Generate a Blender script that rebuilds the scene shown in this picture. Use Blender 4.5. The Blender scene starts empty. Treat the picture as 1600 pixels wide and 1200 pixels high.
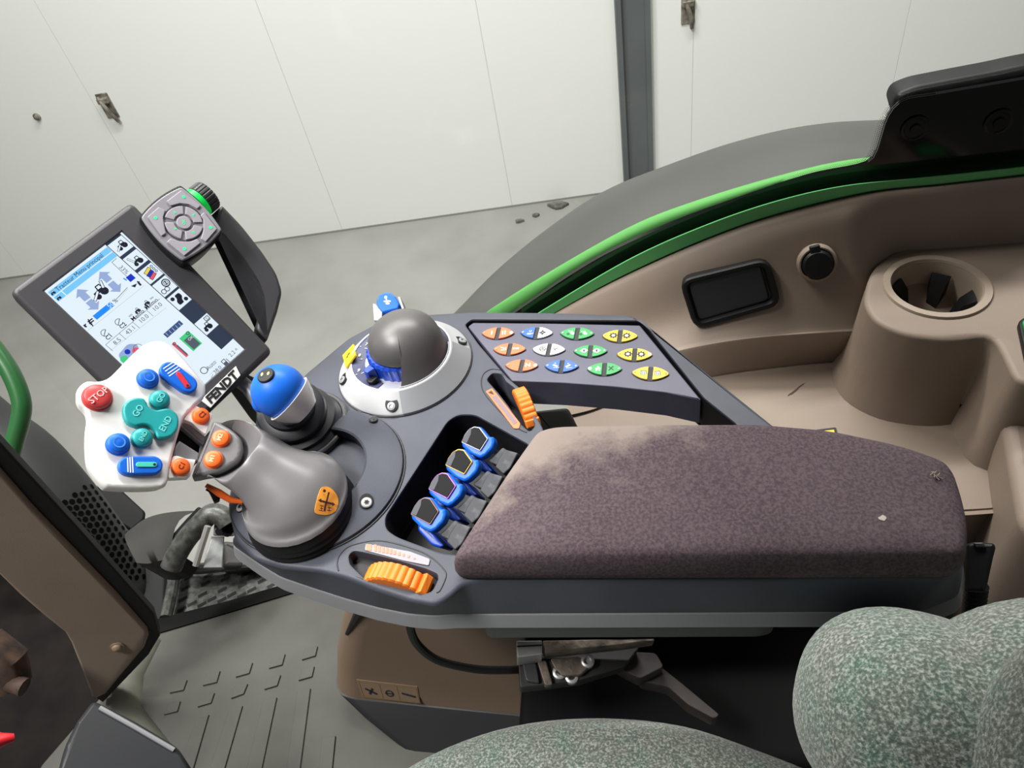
import bpy, bmesh, math, random
from math import sin, cos, tan, atan, atan2, pi, radians, sqrt
from mathutils import Vector, Matrix
import mathutils.geometry as mg
random.seed(7)
SC = bpy.context.scene
COL = SC.collection

# ------------------------------------------------------------ camera
FPX = 1150.0; ROLL = radians(12.6); PITCH = atan(FPX/1148.0); YAW = radians(13.5)
CAM = Vector((0, 0, 1.27))            # metres above the cab floor (z = 0); +X rear of tractor, +Y its right side
_R = Vector((1, 0, 0)); _U = Vector((0, sin(PITCH), cos(PITCH))); FWD = Vector((0, cos(PITCH), -sin(PITCH)))
RT = cos(ROLL)*_R - sin(ROLL)*_U; UP = sin(ROLL)*_R + cos(ROLL)*_U
_q = Matrix.Rotation(YAW, 3, 'Z'); RT, UP, FWD = _q @ RT, _q @ UP, _q @ FWD
cd = bpy.data.cameras.new('camera'); cam = bpy.data.objects.new('camera', cd); COL.objects.link(cam)
cd.sensor_fit = 'HORIZONTAL'; cd.sensor_width = 36; cd.lens = 36*FPX/1600; cd.clip_start = .02; cd.clip_end = 60
cam.matrix_world = Matrix((RT, UP, -FWD)).transposed().to_4x4(); cam.location = CAM
SC.camera = cam
SC.view_settings.view_transform = 'Standard'; SC.view_settings.look = 'None'
SC.view_settings.gamma = 1; SC.view_settings.use_curve_mapping = False
SC.view_settings.exposure = 0.0

# ------------------------------------------------------------ world and hall lamps
W_ = bpy.data.worlds.new('hall_ambient'); SC.world = W_; W_.use_nodes = True
W_.node_tree.nodes['Background'].inputs[0].default_value = (1, .985, .95, 1)
W_.node_tree.nodes['Background'].inputs[1].default_value = .14
def area(name, loc, target, sx, sy, power, col=(1, .98, .94)):
    l = bpy.data.lights.new(name, 'AREA'); l.shape = 'RECTANGLE'; l.size = sx; l.size_y = sy; l.energy = power; l.color = col
    o = bpy.data.objects.new(name, l); COL.objects.link(o); o.location = loc
    o.rotation_euler = (Vector(target)-Vector(loc)).to_track_quat('-Z', 'Y').to_euler()
    return o
area('hall_lamp_front', (-2.2, 1.5, 3.8), (-.5, .5, .6), 1.2, .6, 120)
area('hall_lamp_right', (-.2, 2.6, 3.8), (-.1, 1.9, 0), 3.0, .35, 232)
area('hall_lamp_left', (-1.6, -.2, 3.7), (-.2, .3, .6), 1.2, .5, 175)

# ------------------------------------------------------------ pixel <-> place (only used to measure the photograph)
def ray(x, y): return FWD + RT*((x-800)/FPX) - UP*((y-600)/FPX)
def Z(x, y, z): d = ray(x, y); return CAM + d*((z-CAM.z)/d.z)
def D(x, y, t): return CAM + ray(x, y)*t
def YP(x, y, yy): d = ray(x, y); return CAM + d*((yy-CAM.y)/d.y)

class Frame:
    def __init__(s, o, n, xdir):
        s.o = Vector(o); s.n = Vector(n).normalized()
        x = Vector(xdir); x = (x - s.n*x.dot(s.n)).normalized()
        s.x = x; s.y = s.n.cross(x)
        s.M = Matrix((s.x, s.y, s.n)).transposed().to_4x4(); s.M.translation = s.o
    def p(s, px, py, h=0):
        d = ray(px, py); q = s.o + s.n*h
        w = CAM + d*((q-CAM).dot(s.n)/d.dot(s.n)) - s.o
        return (w.dot(s.x), w.dot(s.y))
    def pp(s, pts, h=0): return [s.p(a, b, h) for a, b in pts]
    def w(s, a, b, h=0): return s.o + s.x*a + s.y*b + s.n*h
def hor(z, o=None): return Frame((0, 0, z) if o is None else o, (0, 0, 1), (1, 0, 0))

# ------------------------------------------------------------ 2D outlines
def rnd(pts, r, k=4):
    out = []; n = len(pts); rs = r if isinstance(r, (list, tuple)) else [r]*n
    for i in range(n):
        p = Vector(pts[i]).to_2d(); a = Vector(pts[i-1]).to_2d(); b = Vector(pts[(i+1) % n]).to_2d()
        da = (a-p); db = (b-p); la, lb = da.length, db.length
        t = min(rs[i], la*.45, lb*.45)
        if t < 1e-6: out.append((p.x, p.y)); continue
        A = p+da/la*t; B = p+db/lb*t
        for j in range(k+1):
            u = j/k; q = A*(1-u)**2 + p*2*u*(1-u) + B*u*u; out.append((q.x, q.y))
    return out
def cat(pts, k=5, closed=True):
    P = [Vector(p) for p in pts]; n = len(P); out = []
    rg = range(n) if closed else range(n-1)
    for i in rg:
        g = (lambda j: P[j % n]) if closed else (lambda j: P[max(0, min(n-1, j))])
        p0, p1, p2, p3 = g(i-1), g(i), g(i+1), g(i+2)
        for j in range(k):
            t = j/k
            out.append(.5*((2*p1)+(p2-p0)*t+(2*p0-5*p1+4*p2-p3)*t*t+(3*p1-p0-3*p2+p3)*t**3))
    if not closed: out.append(P[-1])
    return [(q if len(q) == 3 else tuple(q)) for q in out]
def ccw(pts):
    a = sum(pts[i-1][0]*pts[i][1]-pts[i][0]*pts[i-1][1] for i in range(len(pts)))
    return list(pts) if a > 0 else list(reversed(pts))
def inset(pts, d):
    n = len(pts); out = []
    for i in range(n):
        p = Vector(pts[i]).to_2d(); a = p-Vector(pts[i-1]).to_2d(); b = Vector(pts[(i+1) % n]).to_2d()-p
        if a.length < 1e-9: a = b
        if b.length < 1e-9: b = a
        a = a.normalized(); b = b.normalized()
        na = Vector((-a.y, a.x)); nb = Vector((-b.y, b.x)); m = na+nb
        if m.length < 1e-6: m = na
        m.normalize(); c = max(.45, m.dot(na)); q = p+m*(d/c); out.append((q.x, q.y))
    return out
def circ(cx, cy, r, n=28, ry=None, a0=0): return [(cx+r*cos(a0+2*pi*i/n), cy+(ry or r)*sin(a0+2*pi*i/n)) for i in range(n)]
def pill(a, b, r, k=10):
    a = Vector(a); b = Vector(b); t = atan2(b.y-a.y, b.x-a.x); out = []
    for i in range(k+1): u = t-pi/2+pi*i/k; out.append((b.x+r*cos(u), b.y+r*sin(u)))
    for i in range(k+1): u = t+pi/2+pi*i/k; out.append((a.x+r*cos(u), a.y+r*sin(u)))
    return out

# ------------------------------------------------------------ mesh builder
class MB:
    def __init__(s): s.v = []; s.f = []; s.m = []
    def add(s, v, f, mi=0):
        o = len(s.v); s.v += [tuple(q) for q in v]
        for q in f: s.f.append([o+i for i in q]); s.m.append(mi)
        return s
    def loft(s, rings, mi=0, cap0=True, cap1=True, closed=True):
        n = len(rings[0]); v = [q for r in rings for q in r]; f = []
        for k in range(len(rings)-1):
            for i in range(n if closed else n-1):
                j = (i+1) % n; f.append((k*n+i, k*n+j, (k+1)*n+j, (k+1)*n+i))
        if cap0: f.append(tuple(reversed(range(n))))
        if cap1: f.append(tuple(range((len(rings)-1)*n, len(rings)*n)))
        return s.add(v, f, mi)
    def prism(s, pts, z0, z1, bev=0, mi=0, k=3, bot=0):
        p = ccw(pts); rg = []
        if bot:
            rg = [[(x, y, z0+bot*(1-cos(t))) for x, y in inset(p, bot*(1-sin(t)))] for t in [pi/2*j/k for j in range(k+1)]]
        else: rg.append([(x, y, z0) for x, y in p])
        if bev:
            for j in range(k+1): t = pi/2*j/k; rg.append([(x, y, z1-bev*(1-sin(t))) for x, y in inset(p, bev*(1-cos(t)))])
        else: rg.append([(x, y, z1) for x, y in p])
        return s.loft(rg, mi)
    def box(s, a, b, mi=0, bev=0):
        return s.prism(rnd([(a[0], a[1]), (b[0], a[1]), (b[0], b[1]), (a[0], b[1])], bev), a[2], b[2], bev, mi)
    def tube(s, path, r, seg=12, mi=0, cap=True):
        P = [Vector(p) for p in path]; n = len(P); rg = []
        up = None
        for i in range(n):
            t = (P[min(i+1, n-1)]-P[max(i-1, 0)]).normalized()
            if up is None: up = t.orthogonal().normalized()
            up = (up-t*up.dot(t)).normalized(); w = t.cross(up); rr = r[i] if isinstance(r, (list, tuple)) else r
            rg.append([P[i]+(up*cos(2*pi*k/seg)+w*sin(2*pi*k/seg))*rr for k in range(seg)])
        return s.loft(rg, mi, cap, cap)
    def lathe(s, prof, seg=40, mi=0, o=(0, 0, 0), ax=(0, 0, 1), a0=0, a1=2*pi, cap0=True, cap1=True, xd=None):
        ax = Vector(ax).normalized(); x = ax.orthogonal().normalized() if xd is None else (Vector(xd)-ax*Vector(xd).dot(ax)).normalized()
        y = ax.cross(x); o = Vector(o); full = abs(a1-a0-2*pi) < 1e-6; n = seg if full else seg+1
        rg = [[o+ax*h+(x*cos(a0+(a1-a0)*i/seg)+y*sin(a0+(a1-a0)*i/seg))*max(r, 1e-5) for i in range(n)] for r, h in prof]
        return s.loft(rg, mi, cap0 and full, cap1 and full, full)
    def ell(s, c, r, mi=0, nu=28, nv=16, M=None, e=1.0):
        c = Vector(c); rg = []; pw = lambda q: math.copysign(abs(q)**e, q)
        for j in range(nv+1):
            t = -pi/2+pi*j/nv; row = []
            for i in range(nu):
                u = 2*pi*i/nu; q = Vector((r[0]*pw(max(cos(t), 1e-4))*pw(cos(u)), r[1]*pw(max(cos(t), 1e-4))*pw(sin(u)), r[2]*pw(sin(t))))
                row.append(c+(M @ q if M else q))
            rg.append(row)
        return s.loft(rg, mi)
    def grid(s, rows, mi=0):
        n = len(rows[0]); v = [q for r in rows for q in r]
        return s.add(v, [(k*n+i, k*n+i+1, (k+1)*n+i+1, (k+1)*n+i) for k in range(len(rows)-1) for i in range(n-1)], mi)
    def flat(s, pts, z, mi=0):
        p = ccw(pts); return s.add([(x, y, z) for x, y in p], [range(len(p))], mi)
    def line(s, a, b, w, z, mi=0):
        a = Vector(a).to_2d(); b = Vector(b).to_2d(); d = (b-a).normalized()*w/2; n = Vector((-d.y, d.x))
        return s.flat([a+n, b+n, b-n, a-n] if False else [tuple(a+n), tuple(a-n), tuple(b-n), tuple(b+n)], z, mi)
    def ringflat(s, c, r0, r1, z, mi=0, n=24, a0=0, a1=2*pi):
        A = [(c[0]+r0*cos(a0+(a1-a0)*i/n), c[1]+r0*sin(a0+(a1-a0)*i/n), z) for i in range(n+1)]
        B = [(c[0]+r1*cos(a0+(a1-a0)*i/n), c[1]+r1*sin(a0+(a1-a0)*i/n), z) for i in range(n+1)]
        return s.grid([A, B], mi)
    def text(s, txt, c, size, ang=0, z=0, mi=0, thick=0, shear=0, sx=1.0, bold=0):
        cu = bpy.data.curves.new('t', 'FONT'); cu.body = txt; cu.size = size; cu.align_x = 'CENTER'; cu.align_y = 'CENTER'
        cu.shear = shear; cu.extrude = thick; cu.offset = bold; cu.resolution_u = 2
        ob = bpy.data.objects.new('t', cu); COL.objects.link(ob)
        me = bpy.data.meshes.new_from_object(ob.evaluated_get(bpy.context.evaluated_depsgraph_get()))
        ca, sa = cos(ang), sin(ang)
        s.add([(c[0]+ca*q.co.x*sx-sa*q.co.y, c[1]+sa*q.co.x*sx+ca*q.co.y, z+q.co.z) for q in me.vertices], [list(p.vertices) for p in me.polygons], mi)
        bpy.data.objects.remove(ob); bpy.data.curves.remove(cu); bpy.data.meshes.remove(me)
        return s
    def build(s, name, mats, parent=None, M=None, smooth=35, mesh_only=False):
        me = bpy.data.meshes.new(name); me.from_pydata(s.v, [], s.f); 
        for m in (mats if isinstance(mats, (list, tuple)) else [mats]): me.materials.append(m)
        me.polygons.foreach_set('material_index', s.m); me.update()
        bm = bmesh.new(); bm.from_mesh(me); bmesh.ops.remove_doubles(bm, verts=bm.verts, dist=1e-6)
        ng = [f for f in bm.faces if len(f.verts) > 4]
        if ng: bmesh.ops.triangulate(bm, faces=ng, ngon_method='EAR_CLIP')
        bm.to_mesh(me); bm.free()
        if smooth: me.shade_smooth(); me.set_sharp_from_angle(angle=radians(smooth))
        o = bpy.data.objects.new(name, me); COL.objects.link(o)
        if smooth: w_ = o.modifiers.new('weighted', 'WEIGHTED_NORMAL'); w_.keep_sharp = True
        M = M.copy() if M is not None else Matrix.Identity(4)
        WM[o] = M; o.matrix_basis = M
        if parent is not None: o.parent = parent; o.matrix_basis = WM[parent].inverted() @ M
        return o
WM = {}
def fixn(o):
    bm = bmesh.new(); bm.from_mesh(o.data); bmesh.ops.recalc_face_normals(bm, faces=bm.faces); bm.to_mesh(o.data); bm.free(); return o
def tag(o, label=None, cat_=None, group=None, kind=None):
    if label: o['label'] = label
    if cat_: o['category'] = cat_
    if group: o['group'] = group
    if kind: o['kind'] = kind
    return o
def thing(name, loc, label, cat_, group=None, M=None):
    o = bpy.data.objects.new(name, None); COL.objects.link(o); o.empty_display_size = .03
    M = Matrix.Translation(Vector(loc)) if M is None else M
    WM[o] = M; o.matrix_basis = M
    return tag(o, label, cat_, group)

# ------------------------------------------------------------ materials
def lin(c):
    c = c/255; return c/12.92 if c <= .04045 else ((c+.055)/1.055)**2.4
def L(*c): return (lin(c[0]), lin(c[1]), lin(c[2]), 1)
def mat(name, c, rough=.5, metal=0, c2=None, scale=30, bump=0, bscale=None, spec=.5, emit=0, detail=4, thr=(.35, .65), coat=0):
    m = bpy.data.materials.new(name); m.use_nodes = True; nt = m.node_tree; b = nt.nodes['Principled BSDF']
    b.inputs['Base Color'].default_value = L(*c); b.inputs['Roughness'].default_value = rough; b.inputs['Metallic'].default_value = metal
    b.inputs['Specular IOR Level'].default_value = spec; b.inputs['Coat Weight'].default_value = coat
    if emit: b.inputs['Emission Color'].default_value = L(*c); b.inputs['Emission Strength'].default_value = emit
    if c2 or bump: tc = nt.nodes.new('ShaderNodeTexCoord')
    if c2:
        n = nt.nodes.new('ShaderNodeTexNoise'); n.inputs['Scale'].default_value = scale; n.inputs['Detail'].default_value = detail
        r = nt.nodes.new('ShaderNodeValToRGB'); r.color_ramp.elements[0].position = thr[0]; r.color_ramp.elements[1].position = thr[1]
        r.color_ramp.elements[0].color = L(*c); r.color_ramp.elements[1].color = L(*c2)
        nt.links.new(tc.outputs['Object'], n.inputs['Vector']); nt.links.new(n.outputs['Fac'], r.inputs['Fac']); nt.links.new(r.outputs['Color'], b.inputs['Base Color'])
    if bump:
        n2 = nt.nodes.new('ShaderNodeTexNoise'); n2.inputs['Scale'].default_value = bscale or 400; n2.inputs['Detail'].default_value = 2
        bp = nt.nodes.new('ShaderNodeBump'); bp.inputs['Strength'].default_value = bump; bp.inputs['Distance'].default_value = .002
        nt.links.new(tc.outputs['Object'], n2.inputs['Vector']); nt.links.new(n2.outputs['Fac'], bp.inputs['Height']); nt.links.new(bp.outputs['Normal'], b.inputs['Normal'])
    return m
GREY = mat('grey_plastic', (60, 63, 73), .5, c2=(67, 70, 80), scale=18, spec=.28, bump=.08, bscale=900)
GRIPG = mat('grip_plastic', (112, 110, 112), .36, c2=(104, 102, 104), scale=14)
DOMEG = mat('dome_plastic', (82, 80, 80), .40)
DARK = mat('dark_plastic', (48, 49, 52), .45, bump=.08, bscale=900)
BAND = mat('band_plastic', (116, 117, 121), .45)
BLACK = mat('black_plastic', (18, 18, 20), .5, spec=.28)
RUBBER = mat('black_rubber', (34, 35, 40), .42)
MON = mat('monitor_plastic', (56, 55, 59), .5, bump=.06, bscale=1200)
KEYG = mat('key_grey', (138, 135, 142), .45)
SILV = mat('silver_paint', (232, 230, 227), .38, metal=.08)
SILD = mat('silver_grey', (150, 152, 156), .42, metal=.35)
METAL = mat('steel', (190, 190, 188), .35, metal=.6)
GRIME = mat('greasy_metal', (64, 58, 54), .55, metal=.5, c2=(125, 112, 102), scale=40, bump=.5, bscale=120)
BLUE = mat('blue_plastic', (22, 98, 205), .42, spec=.3)
BLUED = mat('blue_wheel', (14, 62, 172), .4)
TEAL = mat('teal_plastic', (28, 150, 152), .4)
ORNG = mat('orange_plastic', (232, 98, 28), .42)
ORNW = mat('orange_wheel', (222, 116, 28), .5)
RED = mat('red_plastic', (205, 66, 66), .4)
REDB = mat('red_paint', (214, 38, 52), .45)
YEL = mat('yellow_plastic', (238, 190, 22), .45)
WHITE = mat('white_plastic', (232, 234, 238), .45)
GRN = mat('green_plastic', (22, 140, 66), .45)
ORK = mat('orange_key', (236, 100, 52), .45)
BLK_ = mat('blue_key', (22, 84, 178), .45)
NAVY = mat('keypad_plastic', (66, 66, 84), .5, c2=(76, 74, 92), scale=20)
NAVD = mat('dial_scale_blue', (58, 62, 92), .5)
INK = mat('black_ink', (18, 18, 24), .6)
LED = mat('white_led', (255, 235, 235), .4, emit=2.5)
LEDG = mat('green_led', (40, 205, 130), .4, emit=.7)
GREENL = mat('green_light_ring', (10, 190, 70), .4, emit=.5)
CGREEN = mat('green_paint', (84, 150, 76), .6, spec=.25)
CGREEN2 = mat('green_frame_paint', (84, 164, 96), .5)
BEIGE = mat('beige_plastic', (138, 123, 110), .6, c2=(130, 114, 101), scale=5, bump=.12, bscale=700)
BEIGE2 = mat('beige_plastic_light', (152, 137, 122), .5)
FEND = mat('fender_plastic', (64, 64, 62), .55, c2=(52, 52, 50), scale=3, bump=.15, bscale=500)
FRIT = mat('black_glass_frit', (7, 7, 9), .12, spec=.35)
MATM = mat('floor_mat', (54, 54, 50), .75, c2=(70, 70, 64), scale=6, bump=.1, bscale=300)
CONC = mat('concrete', (142, 142, 138), .55, c2=(126, 126, 121), scale=2.2, bump=.05, bscale=60, detail=8)
WALLM = mat('white_wall_panel', (233, 235, 231), .32, spec=.4)
POST = mat('grey_steel_post', (98, 104, 106), .5, c2=(88, 93, 95), scale=2)
SEAM = mat('dark_seam', (42, 42, 46), .6)
# ============================================================ the hall
GZ = -1.2
wa = Z(0, 437, GZ); wb = Z(960, 300, GZ); wu = (wb-wa).normalized(); wn = Vector((wu.y, -wu.x, 0))     # wn faces the tractor
WF = Frame(wa, wn, wu)                       # local x along the wall, y up? (n cross x)
sgn = 1 if WF.y.z > 0 else -1
fl = MB(); fl.add([(-9, -6, GZ), (7, -6, GZ), (7, 5.2, GZ), (-9, 5.2, GZ)], [(0, 1, 2, 3)]); tag(fl.build('floor', CONC, smooth=0), 'grey concrete hall floor', 'floor', kind='structure')
seams = [.190+1.0905*k-2.181 for k in range(-1, 10)]
mb = MB(); g = .002
for a, b in zip(seams[:-1], seams[1:]):
    if a < 4.15 < b:
        mb.box((a+g, 0, -.08), (4.15, 3.4*sgn, 0)); mb.box((4.33, 0, -.08), (b-g, 3.4*sgn, 0))
    else: mb.box((a+g, 0, -.08), (b-g, 3.4*sgn, 0))
mb.box((seams[0], 0, -.1), (seams[-1], 3.4*sgn, -.0015), 1)
tag(fixn(mb.build('wall_right', [WALLM, mat('seam_grey', (206, 206, 200), .6)], M=WF.M)), 'white sandwich panel hall wall with vertical seams', 'wall', kind='structure')
mb = MB(); mb.box((seams[0], 0, 0), (seams[-1], .012*sgn, .006)); tag(fixn(mb.build('baseboard_right', mat('floor_joint', (140, 140, 134), .7), M=WF.M)), 'grey joint along the wall foot', 'baseboard', kind='structure')
t = thing('steel_post', WF.w(4.24, 0), 'grey steel post standing between the white wall panels', 'post')
mb = MB(); mb.box((4.155, 0, -.05), (4.325, 3.4*sgn, .02)); fixn(mb.build('post_web', POST, t, WF.M))
mb = MB(); mb.box((4.152, 0, -.05), (4.180, 3.4*sgn, .045)); fixn(mb.build('post_flange', POST, t, WF.M))
mb = MB(); mb.box((4.300, 0, -.05), (4.328, 3.4*sgn, .03)); fixn(mb.build('post_flange', POST, t, WF.M))
HW = mat('weathered_latch', (158, 152, 140), .5, metal=.3, c2=(92, 86, 76), scale=25)
for (px, py), lab in (((168, 165), 'small rusty latch on the white wall above the display'), ((1075, 15), 'small latch at the top on the white panel right of the steel post')):
    a, b = WF.p(px, py); t = thing('wall_latch', WF.w(a, b), lab, 'latch', 'latches on the wall panels')
    mb = MB(); mb.box((a-.035, b-.07, 0), (a+.035, b+.07, .006), bev=.004); fixn(mb.build('plate', HW, t, WF.M))
    mb = MB(); mb.tube([(a-.02, b+.055*sgn, .012), (a-.005, b+.02*sgn, .03), (a+.01, b-.03*sgn, .03), (a+.02, b-.09*sgn, .012)], .011, 8); mb.build('hook', HW, t, WF.M)
    mb = MB(); mb.box((a-.03, b+.02*sgn, .0), (a+.03, b+.05*sgn, .03), bev=.006); fixn(mb.build('catch', HW, t, WF.M))
a, b = WF.p(58, 182); mb = MB(); mb.lathe([(.02, 0), (.02, .008), (.011, .012), (.010, .022), (.0001, .024)], 12, 0, (a, b, 0)); mb.build('bolt', HW, M=WF.M); tag(bpy.data.objects['bolt'], 'small bolt head on the white wall left of the rusty latch', 'bolt')
for i, (px, py, r) in enumerate(((872, 322, .06), (838, 338, .022), (812, 347, .026))):
    q = Z(px, py, GZ); rr = random.Random(i); mb = MB(); mb.prism([(q.x+r*(.7+.5*rr.random())*cos(2*pi*k/11), q.y+r*.6*(.6+.6*rr.random())*sin(2*pi*k/11)) for k in range(11)], GZ, GZ+.02, .008)
    o = fixn(mb.build('dirt_clod', mat('dark_dirt', (72, 70, 66), .9, c2=(110, 108, 102), scale=30)))
    tag(o, ['largest dark dirt clod by the wall foot', 'small dark dirt clod in the middle of three by the wall foot', 'small dark dirt clod leftmost of three by the wall foot'][i], 'dirt', 'dirt clods by the wall')

# ============================================================ rear fender, cab frame and side window
YW = .80
def curve(pts, n=60):
    c = cat(pts, 12, False); d = [0]
    for i in range(1, len(c)): d.append(d[-1]+(Vector(c[i])-Vector(c[i-1])).length)
    out = []; j = 0
    for k in range(n+1):
        s = d[-1]*k/n
        while j < len(d)-2 and d[j+1] < s: j += 1
        u = (s-d[j])/max(1e-9, d[j+1]-d[j]); out.append(tuple(Vector(c[j])*(1-u)+Vector(c[j+1])*u))
    return out
fr_lo = curve([(830, 512), (869, 487), (970, 432), (1094, 376), (1206, 336), (1352, 300), (1479, 286), (1640, 267)])
fr_hi = curve([(812, 510), (849, 485), (981, 407), (1094, 356), (1206, 317), (1319, 291), (1454, 277), (1640, 257)])
mb = MB(); A = [YP(x, y, YW) for x, y in fr_lo]; B = [YP(x, y, YW) for x, y in fr_hi]
mb.loft([A, B, [q+Vector((0, .006, -.003)) for q in B], [q+Vector((0, .006, -.02)) for q in A]], closed=False, cap0=False, cap1=False)
cf = mb.build('cab_frame', CGREEN2); tag(cf, 'dark green cab frame edge along the foot of the side window', 'frame')
# fender behind the window
fn = curve([(745, 505), (767, 485), (869, 421), (992, 353), (1094, 314), (1206, 280), (1291, 260), (1364, 249), (1640, 222)])
fb = curve([(780, 505), (807, 485), (925, 407), (1037, 353), (1150, 311), (1262, 274), (1347, 257), (1640, 232)])
fo = curve([(690, 512), (717, 482), (784, 415), (869, 347), (947, 297), (1037, 260), (1150, 221), (1262, 196), (1375, 189), (1640, 186)])
ft = thing('rear_fender', YP(1000, 360, .9), 'dark grey rear fender with bright green inner lip outside the window', 'fender')
N1 = [YP(x, y, .90) for x, y in fn]; B1 = [YP(x, y, .885) for x, y in fb]; O1 = [YP(x, y, 1.32) for x, y in fo]
mid = lambda a, b, u, dz: [p.lerp(q, u)+Vector((0, 0, dz)) for p, q in zip(a, b)]
mb = MB(); mb.grid([[q+Vector((0, .0, -.012)) for q in N1], N1, mid(N1, O1, .12, .006), mid(N1, O1, .3, .012), mid(N1, O1, .55, .016), mid(N1, O1, .8, .012), O1, [q+Vector((0, .02, -.03)) for q in O1], [q+Vector((0, .01, -.15)) for q in O1]])
fixn(mb.build('fender_cover', FEND, ft, smooth=60))
mb = MB(); mb.grid([[q+Vector((0, .01, -.06)) for q in B1], B1, mid(B1, N1, .35, .004), mid(B1, N1, .75, .005), [q+Vector((0, .004, .0)) for q in N1]]); mb.build('green_lip', CGREEN, ft, smooth=60)
# window glass with its black ceramic border
GLASS = bpy.data.materials.new('window_glass'); GLASS.use_nodes = True; nt = GLASS.node_tree; nt.nodes.clear()
o_ = nt.nodes.new('ShaderNodeOutputMaterial'); mx = nt.nodes.new('ShaderNodeMixShader'); tr = nt.nodes.new('ShaderNodeBsdfTransparent'); gl = nt.nodes.new('ShaderNodeBsdfGlossy'); fz = nt.nodes.new('ShaderNodeFresnel')
gl.inputs['Roughness'].default_value = .02; fz.inputs[0].default_value = 1.25; tr.inputs[0].default_value = (.97, .985, .975, 1)
nt.links.new(fz.outputs[0], mx.inputs[0]); nt.links.new(tr.outputs[0], mx.inputs[1]); nt.links.new(gl.outputs[0], mx.inputs[2]); nt.links.new(mx.outputs[0], o_.inputs[0])
yg = YW+.022
lo = [YP(x, y, yg) for x, y in fr_hi]
wt = thing('window_1', YP(1200, 300, yg), 'side window of the cab with a black ceramic border', 'window'); tag(wt, kind='structure')
mb = MB(); x1 = lo[-1].x; pane = [(q.x, q.z-.004) for q in lo] + [(x1, 1.6), (-1.0, 1.6), (-1.0, .3)]
WPF = Frame((0, yg, 0), (0, -1, 0), (1, 0, 0))          # local x = +X, y = z
mb.flat(pane, 0); mb.build('pane', GLASS, wt, WPF.M, smooth=0)
up_ = curve([(780, 505), (807, 485), (925, 407), (1037, 353), (1150, 311), (1262, 274), (1340, 258), (1364, 245), (1374, 220), (1385, 185), (1400, 163), (1420, 152), (1460, 146), (1640, 115)], 70)
fl_ = [WPF.p(x, y) for x, y in fr_hi]; fu_ = [WPF.p(x, y) for x, y in up_]
mb = MB(); mb.prism(fl_ + list(reversed(fu_)), -.003, .003); fixn(mb.build('ceramic_border', FRIT, wt, WPF.M))
# dotted fade along the border's upper left edge
mb = MB()
for k in range(1, 5):
    for i in range(150):
        u = 30+ (i+.5*(k % 2))*.2
        if u > 57: break
        j = int(u); w = u-j; a = Vector(fu_[j]).lerp(Vector(fu_[j+1]), w); d = (Vector(fu_[j+1])-Vector(fu_[j])).normalized(); n = Vector((-d.y, d.x))
        edge = max(0, min(1, (u-30)/8))
        c = a+n*(.0022*k*edge-.0005); mb.flat(circ(c.x, c.y, .0011-.00018*k, 6), .0032, 0)
mb.build('ceramic_dots', FRIT, wt, WPF.M, smooth=0)
ht = thing('window_hinge_cover', YP(1500, 170, yg+.03), 'black padded hinge cover behind the window corner at the upper right', 'cover')
ho = [(1404, 170), (1412, 160), (1440, 150), (1520, 138), (1590, 128), (1660, 118), (1660, 240), (1420, 250)]
hi = [(1397, 168), (1405, 152), (1432, 141), (1500, 128), (1560, 117), (1600, 108), (1660, 98), (1660, 240), (1420, 250)]
HF = Frame((0, yg+.006, 0), (0, -1, 0), (1, 0, 0))
mb = MB(); mb.prism(rnd(HF.pp(hi), .02), -.035, -.004, .008); fixn(mb.build('hinge_block', mat('hinge_black', (9, 10, 10), .5, spec=.25), ht, HF.M))
for (px, py) in ((1428, 198), (1558, 188)):
    a, b = WPF.p(px, py); mb = MB(); mb.lathe([(.015, 0), (.015, .002), (.012, .003), (.011, .002), (.006, .002), (.0055, .004), (.0001, .004)], 24, 0, (a, b, .003)); mb.build('hinge_screw', mat('screw_black', (9, 9, 11), .35, spec=.3), wt, WPF.M)

# ============================================================ beige side console
SH = .535
rows = [([(850, 500), (869, 487), (970, 433), (1094, 377), (1206, 337), (1352, 301), (1479, 287), (1650, 268)], 'y', YW+.006),
 ([(850, 506), (873, 491), (974, 438), (1098, 383), (1210, 343), (1356, 308), (1483, 294), (1650, 276)], 'y', YW-.006),
 ([(855, 530), (885, 515), (985, 465), (1105, 412), (1216, 372), (1360, 340), (1490, 328), (1650, 315)], 'y', lambda x: YW-.022+.010*max(0, min(1, (x-1330)/60))),
 ([(870, 570), (905, 555), (1000, 515), (1110, 475), (1216, 440), (1345, 415), (1490, 395), (1650, 385)], 'y', lambda x: YW-.045+.030*max(0, min(1, (x-1340)/60))),
 ([(880, 600), (920, 588), (1010, 556), (1085, 535), (1187, 519), (1340, 505), (1490, 500), (1650, 498)], 'y', .722),
 ([(880, 612), (920, 600), (1010, 567), (1085, 547), (1187, 531), (1340, 521), (1490, 517), (1650, 515)], 'y', .712),
 ([(890, 645), (930, 635), (1010, 607), (1090, 590), (1187, 574), (1340, 560), (1490, 565), (1650, 572)], 'z', SH+.004),
 ([(890, 655), (930, 645), (1010, 620), (1095, 600), (1187, 588), (1340, 575), (1490, 582), (1650, 590)], 'z', SH),
 ([(870, 720), (930, 715), (1010, 705), (1100, 695), (1190, 690), (1340, 690), (1490, 690), (1650, 690)], 'z', SH),
 ([(850, 790), (930, 795), (1010, 800), (1100, 800), (1190, 800), (1330, 800), (1496, 798), (1650, 786)], 'z', SH),
 ([(850, 794), (930, 799), (1010, 804), (1100, 804), (1190, 804), (1330, 804), (1496, 803), (1650, 791)], 'z', SH-.004)]
R3 = []
for pts, k, v in rows:
    R3.append([(YP(x, y, v(x) if callable(v) else v) if k == 'y' else Z(x, y, v)) for x, y in curve(pts, 64)])
R3.append([q+Vector((0, .004, -.05)) for q in R3[-1]]); R3.append([q+Vector((0, .01, -.5)) for q in R3[-1]])
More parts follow.
